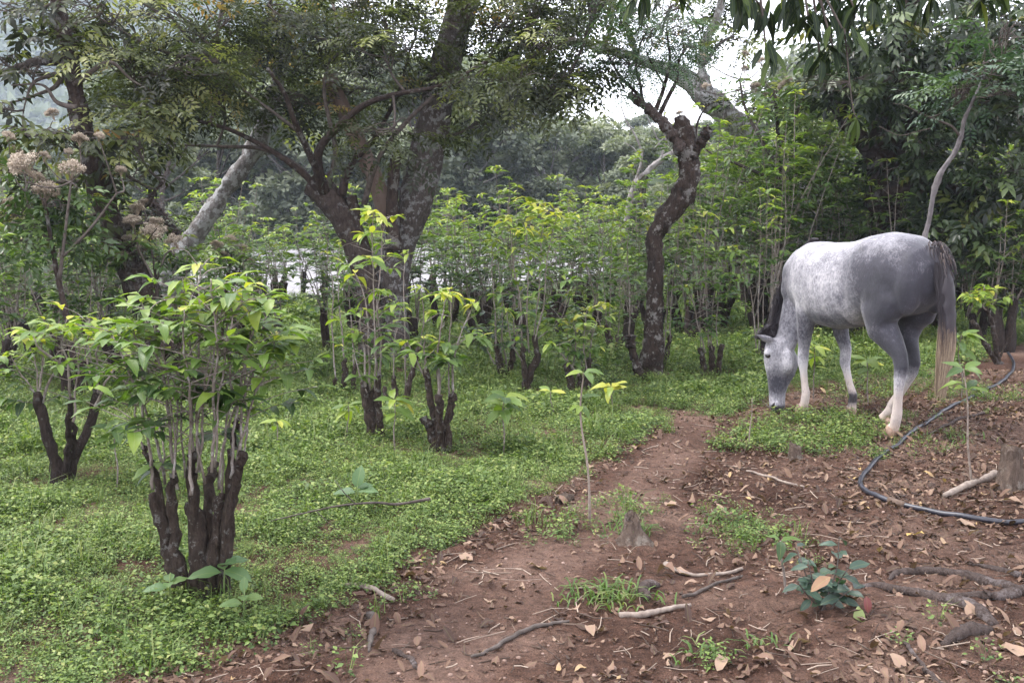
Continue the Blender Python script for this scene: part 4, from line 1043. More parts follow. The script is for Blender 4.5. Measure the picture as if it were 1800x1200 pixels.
px_bush((700, 712), "coffee stump cluster at the foot of the shade tree with a few leafy shoots",
    [[(690, 716, .06), (694, 690, .05), (692, 660, .03)], [(706, 714, .06), (716, 690, .05), (726, 650, .035), (738, 610, .03)], [(680, 712, .04), (676, 680, .03)]],
    [[(692, 665), (690, 600), (700, 540)], [(738, 615), (742, 560), (735, 500)], [(712, 690), (715, 600), (712, 500), (718, 440)]],
    53, leafsize=.12, t0=.4, leafy=.7, twigL=.25, node=.12, bare=.4, tintadd=.05)
px_bush((605, 692), "row-end coffee stumps with grey bare stems left of the shade tree",
    [[(600, 698, .05), (606, 660, .045), (605, 630, .04)], [(620, 696, .04), (622, 660, .035), (626, 640, .03)], [(590, 694, .035), (588, 665, .03)]],
    [[(605, 640), (600, 560), (596, 480), (600, 420)], [(622, 650), (620, 560), (615, 490)], [(590, 670), (585, 580), (588, 500), (580, 440)]],
    54, leafsize=.12, t0=.4, leafy=.8, twigL=.28, node=.11, bare=.3, tintadd=.02)

# ---------------------------------------------------------------- the rows behind: six kinds, copied
def bush_variant(seed, h, n, lush):
    r = np.random.default_rng(seed)
    t = MB(); s = MB(); leaves = []
    for k in range(r.integers(2, 5)):
        a = r.random() * 6.28; l = .35 + .3 * r.random(); ln = .10 + .16 * r.random()
        st = spline([(0.05 * math.cos(a), .05 * math.sin(a), -.05, .07), (ln * .6 * math.cos(a), ln * .6 * math.sin(a), l * .55, .055), (ln * math.cos(a), ln * math.sin(a), l, .042)], 8)
        t.tube(st[:, :3], st[:, 3] * (1 + .1 * r.normal(0, 1, 8)), 8, .10)
        for q in range(n):
            top = np.array([ln * math.cos(a) + r.normal(0, .26), ln * math.sin(a) + r.normal(0, .26), h * (.62 + .38 * r.random())])
            b = st[-1, :3] + r.normal(0, .03, 3) - (0, 0, .05)
            gather_shoot(r, [b, b * .55 + top * .45 + r.normal(0, .05, 3), top], .010, .003, .28, lush, .36, .13, s, leaves, .125, h, .22, sides=4)
    f = MB(); L = leaves
    f.scatter(LEAF1, np.array([l[0] for l in L]), np.array([l[1] for l in L]), np.array([l[2] for l in L]), np.array([l[3] for l in L]) * 1.08, np.clip([l[4] for l in L], 0, 1))
    return t.mesh("trunk", [M_STUMPDARK]), s.mesh("shoots", [M_STEM]), f.mesh("foliage", [M_COFFEEFAR], False)
BV = [bush_variant(200 + k, hh, nn, lu) for k, (hh, nn, lu) in enumerate([(2.0, 3, .85), (2.3, 3, .9), (1.8, 3, .8), (2.6, 3, .9), (2.2, 2, .75), (2.9, 3, .9)])]

def rows():
    r = np.random.default_rng(88)
    spots = []
    taken = [tuple(o.location[:2]) for o in COL.objects if o.name.startswith("coffee_bush")] + [(-1.3, 11)]
    def add(x, y, v, s, grp, lab): spots.append((x, y, v, s, grp, lab))
    A = ("coffee bushes of the left rows", "slender dark-stemmed coffee bush in the crowded rows behind the left bushes")
    B = ("coffee bushes of the middle rows", "leggy coffee bush in the rows before the pale clearing in the centre")
    C_ = ("coffee bushes of the right rows", "tall leafy coffee bush in the dense rows behind the horse")
    y = 10.2
    while y < 20.5:
        x = -.62 * y - .5
        while x < .62 * y + .5:
            X = x + r.normal(0, .18); Y = y + r.normal(0, .22)
            px, _ = proj((X, Y, .5))
            ok = all((X - a) ** 2 + (Y - b) ** 2 > .62 ** 2 for a, b in taken) and -80 < px < 1880
            if px < 330:
                ok = ok and Y > 8.4; d = A; pr = .95
            elif px < 640: ok = ok and Y > 12.9; d = B; pr = .75 if px > 460 else .95
            elif px < 1180: ok = ok and Y > 12.4; d = B; pr = .98
            else: ok = ok and Y > 12.2; d = C_; pr = .96
            if px > 1380 and Y < 13.0: ok = False
            if ok and r.random() < pr:
                big = px > 1230
                v = int(r.choice([1, 3, 5, 5] if big else [0, 1, 2, 4, 0, 1]))
                add(X, Y, v, (.95 + .3 * r.random()) if big else (.82 + .22 * r.random()), *d)
            x += 1.05 if px < 330 or px > 1180 else .72
        y += 1.2
    for X, Y in [(-5.9, 8.9), (-4.9, 9.4), (-4.0, 9.0), (-5.4, 10.0), (-6.6, 9.6), (-3.3, 9.8), (-2.75, 10.9), (-2.2, 11.8), (-4.4, 8.2)]:
        add(X, Y, int(r.choice([0, 2, 4])), .8 + .15 * r.random(), *A)
    for X, Y, v in [(3.3, 13.2, 3), (4.1, 13.6, 5), (2.6, 13.4, 5), (5.2, 12.8, 1), (6.1, 13.0, 0), (6.8, 12.4, 1), (5.8, 11.6, 2), (4.9, 14.2, 5), (2.0, 14.0, 3), (6.9, 10.9, 2)]:
        add(X, Y, v, 1.0 + .12 * r.random(), *C_)
    made = []
    for X, Y, v, s, grp, lab in spots:
        px = proj((X, Y, .6))[0]; row = "front" if Y < 12.5 else ("middle" if Y < 15.5 else "back")
        spot = ("at the left edge" if px < 130 else "behind the front bush" if px < 400 else "left of the shade tree" if px < 600 else "behind the shade tree's trunks" if px < 780 else "behind the yellow-topped bush" if px < 1000 else
                "beside the pollarded tree" if px < 1190 else "left of the horse" if px < 1400 else "behind the horse's back" if px < 1600 else "right of the horse's tail")
        lab = ("tall leafy" if v in (3, 5) else "slender leggy") + " coffee bush, " + row + " rows, " + spot; grp = lab
        root = thing("coffee_bush", (X, Y, float(H(X, Y))), lab, "coffee bush", grp, r.random() * 6.28)
        root.scale = (s, s, s); made.append(root)
        for nm, me, kd in zip(("trunk", "shoots", "foliage"), BV[v], (None, "stuff", "stuff")): link(nm, me, root, kind=kd)
    tell_apart(made)
    print("row bushes", len(spots))
rows()
# ---------------------------------------------------------------- the grey horse
HO = np.array([2.778, 7.10]); 
HA = math.radians(24)                              # heading left of +Y
HF = np.array([-math.sin(HA), math.cos(HA), 0]); HL = np.array([-math.cos(HA), -math.sin(HA), 0])
HZ = float(H(2.55, 7.7)) - 0.005

def hw(p):
    p = np.asarray(p, float)
    return np.array([HO[0], HO[1], HZ]) + p[..., 0:1] * HF + p[..., 1:2] * HL + p[..., 2:3] * np.array([0, 0, 1.0])

def ring_loft(mb, rings, lat=(0, 1, 0), n=20, ex=2.0):
    """rings: (centre xyz, half-size towards 'up', half-size towards 'down', half-width)"""
    C = np.array([r[0] for r in rings], float)
    tan = unit(np.gradient(C, axis=0))
    lat = unit(np.asarray(lat, float))
    th = np.linspace(0, 2 * math.pi, n, endpoint=False)
    V = []
    for i, r in enumerate(rings):
        s = lat - tan[i] * (lat @ tan[i]); s = unit(s); u = np.cross(tan[i], s)
        if False: u = -u
        c, sn = np.cos(th), np.sin(th)
        cx = np.sign(c) * np.abs(c) ** (2 / ex); sx = np.sign(sn) * np.abs(sn) ** (2 / ex)
        hu = np.where(sx >= 0, r[1], r[2])
        V.append(C[i] + s * (r[3] * cx)[:, None] + u * (hu * sx)[:, None])
    V = np.array(V); m = len(rings)
    i, j = np.meshgrid(np.arange(m - 1), np.arange(n), indexing='ij')
    q = np.stack([i * n + j, i * n + (j + 1) % n, (i + 1) * n + (j + 1) % n, (i + 1) * n + j], -1).reshape(-1, 4)
    VV = np.vstack([V.reshape(-1, 3), C[0], C[-1]])
    k = m * n; jj = np.arange(n)
    t = np.concatenate([np.stack([(jj + 1) % n, jj, np.full(n, k)], -1), np.stack([(m - 1) * n + jj, (m - 1) * n + (jj + 1) % n, np.full(n, k + 1)], -1)])
    mb.add(VV, q, t)

def blob(mb, c, r, rot=None, n=14):
    th = np.linspace(0, math.pi, n); V = []
    rings = []
    c = np.asarray(c, float)
    ph = np.linspace(0, 2 * math.pi, n, endpoint=False)
    pts = np.array([[(math.sin(a) * math.cos(b), math.sin(a) * math.sin(b), math.cos(a)) for b in ph] for a in th[1:-1]])
    P3 = np.vstack([pts.reshape(-1, 3), [(0, 0, 1), (0, 0, -1)]]) * np.asarray(r, float)
    if rot is not None: P3 = P3 @ np.array(rot).T
    m = n - 2
    i, j = np.meshgrid(np.arange(m - 1), np.arange(n), indexing='ij')
    q = np.stack([i * n + j, (i + 1) * n + j, (i + 1) * n + (j + 1) % n, i * n + (j + 1) % n], -1).reshape(-1, 4)
    jj = np.arange(n); k = m * n
    t = np.concatenate([np.stack([jj, (jj + 1) % n, np.full(n, k)], -1), np.stack([(m - 1) * n + (jj + 1) % n, (m - 1) * n + jj, np.full(n, k + 1)], -1)])
    mb.add(P3 + c, q, t)

def rotz(a):
    return np.array([[math.cos(a), -math.sin(a), 0], [math.sin(a), math.cos(a), 0], [0, 0, 1]])
def roty(a):
    return np.array([[math.cos(a), 0, math.sin(a)], [0, 1, 0], [-math.sin(a), 0, math.cos(a)]])

def make_horse():
    hb = MB()
    # torso: centre, up, down, width  (x runs forward)
    T = [(-0.345, 1.12, 1.02, .05), (-0.31, 1.22, 0.93, .14), (-0.22, 1.335, 0.86, .215), (-0.08, 1.405, 0.84, .262), (0.08, 1.425, 0.82, .272),
         (0.22, 1.405, 0.815, .262), (0.36, 1.372, 0.78, .255), (0.50, 1.354, 0.715, .272), (0.64, 1.346, 0.692, .285), (0.78, 1.345, 0.702, .275),
         (0.90, 1.352, 0.74, .245), (1.00, 1.345, 0.765, .215), (1.10, 1.295, 0.79, .195), (1.19, 1.22, 0.83, .165), (1.25, 1.10, 0.90, .11), (1.28, 1.03, 0.97, .04)]
    rings = []
    for x, top, bot, w in T:
        c = bot + (top - bot) * 0.5
        rings.append(((x, 0, c), top - c, c - bot, w))
    ring_loft(hb, rings, n=28, ex=2.25)
    # neck, bending down and to its left
    N = [((0.88, 0.0, 1.13), .20, .25, .135), ((0.98, 0.01, 1.04), .245, .24, .135), ((1.05, 0.045, 0.93), .205, .19, .112), ((1.085, 0.085, 0.82), .165, .15, .095), ((1.105, 0.115, 0.71), .135, .13, .082),
         ((1.12, 0.14, 0.61), .12, .118, .075), ((1.13, 0.16, 0.53), .10, .105, .068), ((1.13, 0.165, 0.48), .05, .06, .04)]
    ring_loft(hb, N, n=22)
    # head, in its own frame: f towards the forehead, l to its left, z up
    yaw = math.radians(52)
    R = rotz(yaw) @ roty(math.radians(4))
    O = np.array([1.115, 0.17, -0.022])
    def hd(p): return (np.asarray(p, float) @ R.T) + O
    Hd = [(0.045, .615, .055, .06, .060), (0.04, .575, .085, .10, .088), (0.03, .52, .105, .125, .100), (0.025, .455, .115, .155, .102), (0.02, .39, .112, .160, .094), (0.02, .32, .100, .125, .078),
          (0.03, .25, .085, .085, .064), (0.04, .18, .07, .068, .056), (0.045, .12, .066, .066, .058), (0.045, .07, .064, .066, .062), (0.035, .04, .052, .058, .055), (0.03, .025, .022, .03, .03)]
    rings = [(hd((f, 0, z)), a, b, w) for f, z, a, b, w in Hd]
    C = np.array([r[0] for r in rings])
    ring_loft(hb, rings, lat=R @ np.array([0, 1, 0]), n=22, ex=2.2)
    for s in (1, -1):
        blob(hb, hd((-0.03, 0.055 * s, .43)), (.10, .05, .11))             # jowl
        blob(hb, hd((0.105, 0.073 * s, .505)), (.035, .026, .030))         # brow over the eye
        blob(hb, hd((0.055, 0.045 * s, .085)), (.045, .028, .04))          # nostril wing
        # ears
        e0 = hd((0.05, 0.06 * s, .59)); ed = R @ unit(np.array([0.80, 0.40 * s, 0.42])) if s > 0 else R @ unit(np.array([0.35, -0.25, 0.8]))
        fr = R @ unit(np.array([0.3, 0.75 * s, -0.5]))
        tt = np.linspace(0, 1, 7); wd = np.array([.026, .036, .040, .036, .027, .014, .004])
        ring_loft(hb, [(e0 + ed * 0.175 * t, w * .55, w * .55, w) for t, w in zip(tt, wd)], lat=np.cross(ed, fr), n=10)
    # legs: (x, y, z), front half-depth, back half-depth, half-width
    def leg(pts):
        ring_loft(hb, [((x, y, z), a, b, w) for x, y, z, a, b, w in pts], lat=(0, 1, 0), n=16)
    # (tan points down so 'up' of the ring is forward... sizes given front/back)
    def fore(x0, y0, xk, yk, xf, yf, xh, yh):
        s = 1 if y0 > 0 else -1
        leg([(x0 + .02, y0 * .95, 1.14, .15, .17, .06), (x0, y0, 1.0, .15, .17, .082), (x0 - .02, y0 * 1.02, .88, .125, .14, .088), (x0 - .01 + (xk - x0) * .25, y0 * 1.0, .77, .088, .10, .075), (x0 + (xk - x0) * .55, (y0 + yk) / 2, .64, .064, .066, .058), (xk - .005, yk, .52, .047, .047, .045),
             (xk, yk, .445, .048, .044, .045), (xk, yk, .41, .046, .040, .043), (xk + (xf - xk) * .25, yk, .355, .032, .032, .032), (xk + (xf - xk) * .6, (yk + yf) / 2, .25, .029, .033, .028), (xf, yf, .165, .033, .042, .034), (xf + .008, yf, .135, .034, .042, .036),
             (xh - .015, yh, .085, .032, .034, .036), (xh, yh, .06, .044, .044, .046)])
        blob(hb, (x0 - .06, y0 * 1.08, .93), (.11, .055, .14))
    fore(0.90, .135, 0.945, .12, 0.915, .105, 0.945, .105)
    fore(0.88, -.135, 0.76, -.15, 0.68, -.175, 0.70, -.175)
    def hind(y0, xs, xh, yh, xf, yf, xo, yo, hz=.50):
        leg([(-.06, y0 * .80, 1.26, .16, .16, .06), (-.05, y0 * .95, 1.12, .22, .20, .10), (-.02, y0 * 1.08, .98, .225, .205, .118), (0.03, y0 * 1.12, .86, .185, .185, .108), ((xs + xh) / 2 + .04, y0 * 1.08, .75, .135, .125, .088),
             (xh + .07, (y0 + yh) / 2, .65, .088, .085, .064), (xh + .02, yh, hz + .075, .055, .072, .049), (xh, yh, hz, .052, .068, .045), (xh + .005, yh, hz - .06, .048, .050, .041),
             (xh + (xf - xh) * .3, yh, hz - .15, .036, .037, .034), (xh + (xf - xh) * .65, (yh + yf) / 2, .26, .033, .036, .031), (xf, yf, .17, .037, .044, .037), (xf + .01, yf, .138, .036, .046, .039), (xo - .02, yo, .088, .034, .036, .038), (xo, yo, .06, .045, .046, .047)])
    hind(.135, .10, -.165, .125, -.125, .105, -.085, .10)
    hind(-.135, .10, -.03, -.11, .17, -.11, .25, -.11)
    # muscles and bones that show
    for s in (1, -1):
        blob(hb, (0.02, .17 * s, 1.05), (.21, .10, .24))
        blob(hb, (0.16, .185 * s, 1.31), (.07, .05, .06))
        blob(hb, (-0.20, .13 * s, 1.08), (.12, .10, .22))
        blob(hb, (1.0, .15 * s, 1.08), (.12, .06, .20), roty(-.35))
        blob(hb, (1.15, .10 * s, .98), (.10, .08, .12))
    # dock of the tail
    ring_loft(hb, [((-.24, 0, 1.275), .06, .06, .06), ((-.33, 0, 1.27), .05, .05, .045), ((-.39, 0, 1.225), .042, .042, .038), ((-.42, 0, 1.15), .035, .035, .032), ((-.425, 0, 1.03), .02, .02, .02)], n=12)
    me = hb.mesh("tmp", [])
    tmp = bpy.data.objects.new("tmp", me); COL.objects.link(tmp)
    rm = tmp.modifiers.new("r", 'REMESH'); rm.mode = 'VOXEL'; rm.voxel_size = 0.0115
    sm = tmp.modifiers.new("s", 'SMOOTH'); sm.factor = 0.5; sm.iterations = 7
    dg = bpy.context.evaluated_depsgraph_get()
    ev = tmp.evaluated_get(dg)
    body = bpy.data.meshes.new_from_object(ev, depsgraph=dg)
    COL.objects.unlink(tmp); bpy.data.objects.remove(tmp)
    nv = len(body.vertices)
    co = np.empty(nv * 3, np.float32); body.vertices.foreach_get("co", co); co = co.reshape(-1, 3).astype(float)
    # small wrinkles of belly, ribs and flank
    nr = np.empty(nv * 3, np.float32); body.vertices.foreach_get("normal", nr); nr = nr.reshape(-1, 3)
    x, y, z = co.T
    rib = 0.0030 * np.sin((x + .25 * z) * 42) * sstep(.45, .55, x) * (1 - sstep(.78, .88, x)) * sstep(.8, .9, z) * (1 - sstep(1.18, 1.25, z))
    groove = -0.010 * np.exp(-((x - (.335 - .18 * (z - 1.0))) / .03) ** 2) * sstep(.8, .95, z) * (1 - sstep(1.2, 1.3, z))
    groove = groove - 0.010 * np.exp(-((x - (.83 + .10 * (z - 1.0))) / .022) ** 2) * sstep(.78, .88, z) * (1 - sstep(1.15, 1.25, z))
    co = co + nr * (rib + groove)[:, None]
    body.vertices.foreach_set("co", co.astype(np.float32).ravel())
    # coat: 1 = white, 0 = dark grey, by place on the body
    yl = y
    head = ((x > .99) & (z < .62)) 
    coat = 0.80 - 0.0 * x
    rump = (1 - sstep(-.04, .46, x + .05 * np.sin(z * 9 + 1) + .03 * np.sin(z * 23 + y * 9))) 
    dark = rump * (0.56 - 0.38 * sstep(1.15, 1.40, z) * sstep(-.25, -.1, x))  # dark haunch of the coat; the light on its top painted in paler
    dark = dark + .07 * np.exp(-((x - .24 - .03 * np.sin(z * 11)) / .10) ** 2) * sstep(.85, 1.0, z) * (1 - sstep(1.30, 1.40, z))
    dark = dark + .14 * np.exp(-(((x + .02) / .16) ** 2 + ((z - 1.02) / .2) ** 2))
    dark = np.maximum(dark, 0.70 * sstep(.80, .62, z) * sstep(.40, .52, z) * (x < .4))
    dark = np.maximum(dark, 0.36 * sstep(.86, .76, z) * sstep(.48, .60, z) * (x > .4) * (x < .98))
    dark = dark * sstep(.34, .47, z) if False else np.where(z < .5, dark * sstep(.40, .52, z), dark)
    fet = np.exp(-((z - .15) / .055) ** 2) * (y < 0) * (x > .4) * (x < .85)
    dark = np.maximum(dark, .75 * fet)
    muz = (z < .40) & (x > .98)
    dark = np.where(muz, np.maximum(dark, .42 * sstep(.05, .22, z) * (1 - sstep(.26, .38, z)) + .55 * sstep(.07, .04, z)), dark)
    neckd = 0.38 * (x > .9) * sstep(.52, .70, z) * sstep(.98, 1.10, x + (1 - z) * .25) * (1 - sstep(1.1, 1.25, z))
    dark = np.maximum(dark, neckd)
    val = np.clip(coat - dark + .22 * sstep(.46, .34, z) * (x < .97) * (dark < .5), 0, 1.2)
    warm = sstep(.42, .25, z) * (x < .97) * 0.6 + sstep(.12, .05, z) * (x < .97) * 0.4   # stained white socks
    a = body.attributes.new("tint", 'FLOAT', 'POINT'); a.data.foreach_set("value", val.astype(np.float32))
    a = body.attributes.new("warm", 'FLOAT', 'POINT'); a.data.foreach_set("value", warm.astype(np.float32))
    body.polygons.foreach_set("use_smooth", np.ones(len(body.polygons), bool))
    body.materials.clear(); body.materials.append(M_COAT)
    body.name = "horse_body"

    root = thing("horse", (HO[0], HO[1], HZ), "dappled grey horse grazing beside the dirt path with its dark tail hanging", "horse", rz=HA + math.pi / 2)
    root.scale = (0.92, 1.02, 1.02)
    link("body", body, root)
    # hooves
    for (xh, yh, dx) in ((.945, .105, .02), (.70, -.175, .02), (-.085, .10, .025), (.15, -.11, .025)):
        m = MB()
        ring_loft(m, [((xh, yh, .075), .042, .042, .045), ((xh + dx * .4, yh, .04), .052, .047, .052), ((xh + dx, yh, .0), .062, .05, .058), ((xh + dx, yh, -.008), .05, .04, .045)], n=16)
        m.build("hoof", M_HOOF, root)
    # eyes and nostrils
    for s in (1, -1):
        m = MB(); blob(m, hd((0.098, 0.089 * s, .487)), (.023, .014, .018), R); m.build("eye", M_EYE, root)
        m = MB(); blob(m, hd((0.075, 0.069 * s, .088)), (.012, .008, .024), R @ roty(-.5)); m.build("nostril", M_EYE, root)
    # mane along the crest, falling to both sides
    crest = np.array([r[0] for r in N]); up = np.array([r[1] for r in N])
    tan = unit(np.gradient(crest, axis=0)); s_ = unit(np.array([0, 1, 0]) - tan * tan[:, 1:2]); u_ = np.cross(tan, s_)
    top = crest + u_ * (up - .012)[:, None]
    full = np.vstack([[(.93, 0, 1.362), (1.03, 0, 1.325)], top[2:7], [hd((.06, 0, .64)), hd((.105, 0, .59)), hd((.125, 0, .53))]])
    line = spline(full, 100)
    lt = unit(np.gradient(line, axis=0)); ls = unit(np.cross(lt, np.cross((0, 1, 0), lt))); lu = unit(np.cross(lt, ls)); 
    lu = lu * np.sign(lu @ np.array([1, 0, .6]))[:, None]
    m = MB()
    r2 = np.random.default_rng(3)
    for k in range(1500):
        i0 = int(r2.random() * 72) + 4
        ln = int(16 + 18 * r2.random())
        ii = np.clip(np.linspace(i0, i0 + ln, 6).astype(int), 0, 88)
        if i0 < 62: ii = np.clip(ii, 0, 80)
        near = r2.random() < .55; side = (1 if near else -1) * (.02 + .115 * r2.random() ** 1.2); ln = int(ln * (1.25 if near else 1))
        f = np.linspace(0, 1, 6)[:, None]
        off = .004 + .010 * min(1, i0 / 20) + (.034 + .034 * r2.random()) * min(1, .3 + i0 / 25) * np.sin(f * 2.2) - f * f * abs(side) * .25
        pts = line[ii] + ls[ii] * side * f + lu[ii] * off + r2.normal(0, .003, (6, 3)) + np.array([0, 0, -.012]) * f
        m.tube(pts, np.linspace(.0042, .001, 6), 3, c=.08 + .22 * r2.random(), cap=False)
    m.build("mane", M_HAIR, root)
    # tail
    m = MB()
    d0 = np.array([(-.25, 0, 1.325), (-.34, 0, 1.315), (-.405, 0, 1.26), (-.43, 0, 1.16), (-.435, 0, 1.04)])
    dl = spline(d0, 40)
    for k in range(2400):
        t = r2.random() ** 0.75; b = dl[int(t * 39)]
        ang = r2.random() * 2 * math.pi; rr = .026 + .012 * t
        ca, sa = math.cos(ang), math.sin(ang); q = r2.random() ** .5
        p0 = b + np.array([rr * ca * .5, rr * sa, 0])
        zend = .30 + abs(r2.normal(0, .13)) + .1 * (1 - q)
        if p0[2] < zend + .25: zend = p0[2] - .3
        zs = np.linspace(p0[2], zend, 12)
        f = (zs[0] - zs) / max(zs[0] - .25, .1)
        bulge = np.sin(np.clip(f * 1.5, 0, 1) * math.pi * .5)
        taper = 1 - .55 * sstep(.55, 1.0, f)
        px_ = p0[0] + (-.445 - .03 * (1 - t) + .045 * q * ca * taper - p0[0]) * bulge + .045 * sstep(.5, 1, f)
        py_ = p0[1] + (.066 * q * sa * taper - p0[1]) * bulge - .01 * f
        pts = np.stack([px_ + .004 * np.sin(f * 9 + k), py_ + .004 * np.cos(f * 8 + k * 1.7), zs], -1)
        c = .07 + .15 * r2.random() + .78 * sstep(.90, .62, zs + r2.normal(0, .06)) * (.5 + .5 * r2.random())
        m.tube(pts, np.linspace(.0023, .0008, 12), 3, c=c, cap=False)
    zc = np.linspace(1.22, .36, 26); fz = (1.22 - zc) / .86                  # dense core of the tail
    core = np.stack([-.43 - .035 * np.sin(fz * 2.2) + .045 * sstep(.45, 1, fz), -.008 * fz, zc], -1)
    m.tube(core, .046 * (1 - .45 * sstep(.5, 1, fz)) * sstep(-.05, .2, fz) * (1 - .8 * sstep(.9, 1, fz)), 12, .10, c=.10 + .75 * sstep(.88, .58, zc), cap=True)
    for k in range(0):
        z0 = 1.1 - .5 * r2.random(); a_ = r2.random() * 6.28
        p0 = np.array([-.455 + .05 * math.cos(a_), .06 * math.sin(a_), z0]); e = p0 + np.array([r2.normal(0, .05), r2.normal(0, .05), -.25 - .3 * r2.random()])
        m.tube(spline([p0, (p0 + e) / 2 + r2.normal(0, .015, 3), e], 7), np.linspace(.002, .0008, 7), 3, c=.15 + .7 * sstep(.9, .6, e[2]), cap=False)
    for k in range(140):                                          # short hair on the dock
        t = r2.random() * .75; b = dl[int(t * 39)]; ang = r2.random() * 2 * math.pi
        o = np.array([0, math.sin(ang), math.cos(ang)]) * .045
        p = [b + o * .3, b + o + (-.02, 0, 0), b + o * 1.15 + (-.05, 0, -.06)]
        m.tube(spline(p, 5), np.linspace(.0045, .0015, 5), 3, c=.12 + .3 * r2.random(), cap=False)
    m.build("tail", M_HAIR, root)
    return root

def coat_mat():
    m, nt, out = new_mat("coat"); L = nt.links.new
    tc = nd(nt, "ShaderNodeTexCoord")
    at = nd(nt, "ShaderNodeAttribute", attribute_name="tint"); wa = nd(nt, "ShaderNodeAttribute", attribute_name="warm")
    n1 = nd(nt, "ShaderNodeTexNoise", i_Scale=7.0, i_Detail=9.0, i_Roughness=0.80); L(tc.outputs["Object"], n1.inputs["Vector"])
    n2 = nd(nt, "ShaderNodeTexNoise", i_Scale=110.0, i_Detail=3.0, i_Roughness=0.7)
    mp = nd(nt, "ShaderNodeMapping"); mp.inputs["Scale"].default_value = (.6, 1, .35); L(tc.outputs["Object"], mp.inputs[0]); L(mp.outputs[0], n2.inputs["Vector"])
    a = nd(nt, "ShaderNodeMath", operation='MULTIPLY_ADD', i_1=1.25, i_2=-.62); L(n1.outputs["Fac"], a.inputs[0])
    b = nd(nt, "ShaderNodeMath", operation='MULTIPLY_ADD', i_1=.7, i_2=-.35); L(n2.outputs["Fac"], b.inputs[0])
    s = nd(nt, "ShaderNodeMath", operation='ADD'); L(a.outputs[0], s.inputs[0]); L(b.outputs[0], s.inputs[1])
    s2 = nd(nt, "ShaderNodeMath", operation='ADD', use_clamp=True); L(s.outputs[0], s2.inputs[0]); L(at.outputs["Fac"], s2.inputs[1])
    r = ramp(nt, [(0.0, (.030, .030, .038)), (0.35, (.045, .043, .057)), (0.7, (.185, .180, .204)), (1.0, (.42, .405, .43))]); L(s2.outputs[0], r.inputs[0])
    mx = nd(nt, "ShaderNodeMixRGB", blend_type='MULTIPLY'); L(wa.outputs["Fac"], mx.inputs[0]); L(r.outputs[0], mx.inputs[1]); mx.inputs[2].default_value = (1.15, .93, .72, 1)
    bs = nd(nt, "ShaderNodeBsdfPrincipled", i_Roughness=.62); bs.inputs["Specular IOR Level"].default_value = .25
    bs.inputs["Sheen Weight"].default_value = .15
    L(mx.outputs[0], bs.inputs["Base Color"])
    bp = nd(nt, "ShaderNodeBump", i_Strength=.35, i_Distance=.006); L(n2.outputs["Fac"], bp.inputs["Height"]); L(bp.outputs[0], bs.inputs["Normal"])
    L(bs.outputs[0], out.inputs[0]); return m

def hair_mat():
    m, nt, out = new_mat("hair"); L = nt.links.new
    at = nd(nt, "ShaderNodeAttribute", attribute_name="tint")
    r = ramp(nt, [(0.0, (.018, .016, .022)), (0.3, (.055, .045, .052)), (0.55, (.20, .145, .11)), (1.0, (.68, .55, .40))]); L(at.outputs["Fac"], r.inputs[0])
    bs = nd(nt, "ShaderNodeBsdfPrincipled", i_Roughness=.5); bs.inputs["Specular IOR Level"].default_value = .3
    L(r.outputs[0], bs.inputs["Base Color"]); L(bs.outputs[0], out.inputs[0]); return m

M_COAT = coat_mat(); M_HAIR = hair_mat()
M_HOOF = plain_mat("hoof", (.16, .10, .075), (.34, .23, .17), 30, .6)
M_EYE = plain_mat("eye", (.01, .008, .01), (.02, .015, .015), 30, .12, .6, 0)
horse = make_horse()
# ---------------------------------------------------------------- flowering shrubs with cream plumes
M_PLUME = plain_mat("plume", (.21, .165, .125), (.47, .40, .325), 40, .95, .1, 0, True)

def plume_mesh(seed, R=.15):
    """a loose dome of several tufts of tiny florets on thin stalks"""
    r = np.random.default_rng(seed); m = MB()
    for k in range(13):
        a = r.random() * 6.28; rr = R * .72 * math.sqrt(r.random()); c = np.array([rr * math.cos(a), rr * math.sin(a), R * (.45 - .9 * (rr / R) ** 2) + r.normal(0, .012)])
        n = 170; d = rand_u(r, n); p = c + d * (R * (.26 + .16 * r.random())) * (r.random((n, 1)) ** .45) * (1, 1, .8)
        sh = r.normal(0, .12)
        m.scatter(tri_leaf(.6, .1, .3), p, d * .6 + r.normal(0, .8, (n, 3)), rand_u(r, n), .010 + .012 * r.random(n), np.clip(.45 + sh + .4 * d[:, 2] + r.normal(0, .16, n), 0, 1))
        m.tube(spline([(0, 0, -R * .9), c * .45 + (0, 0, -R * .35), c], 5), np.linspace(.0045, .0018, 5), 3, c=.1, cap=False)
    return m.mesh("flower_head", [M_PLUME], False)
PLUMES = [plume_mesh(k) for k in range(4)]

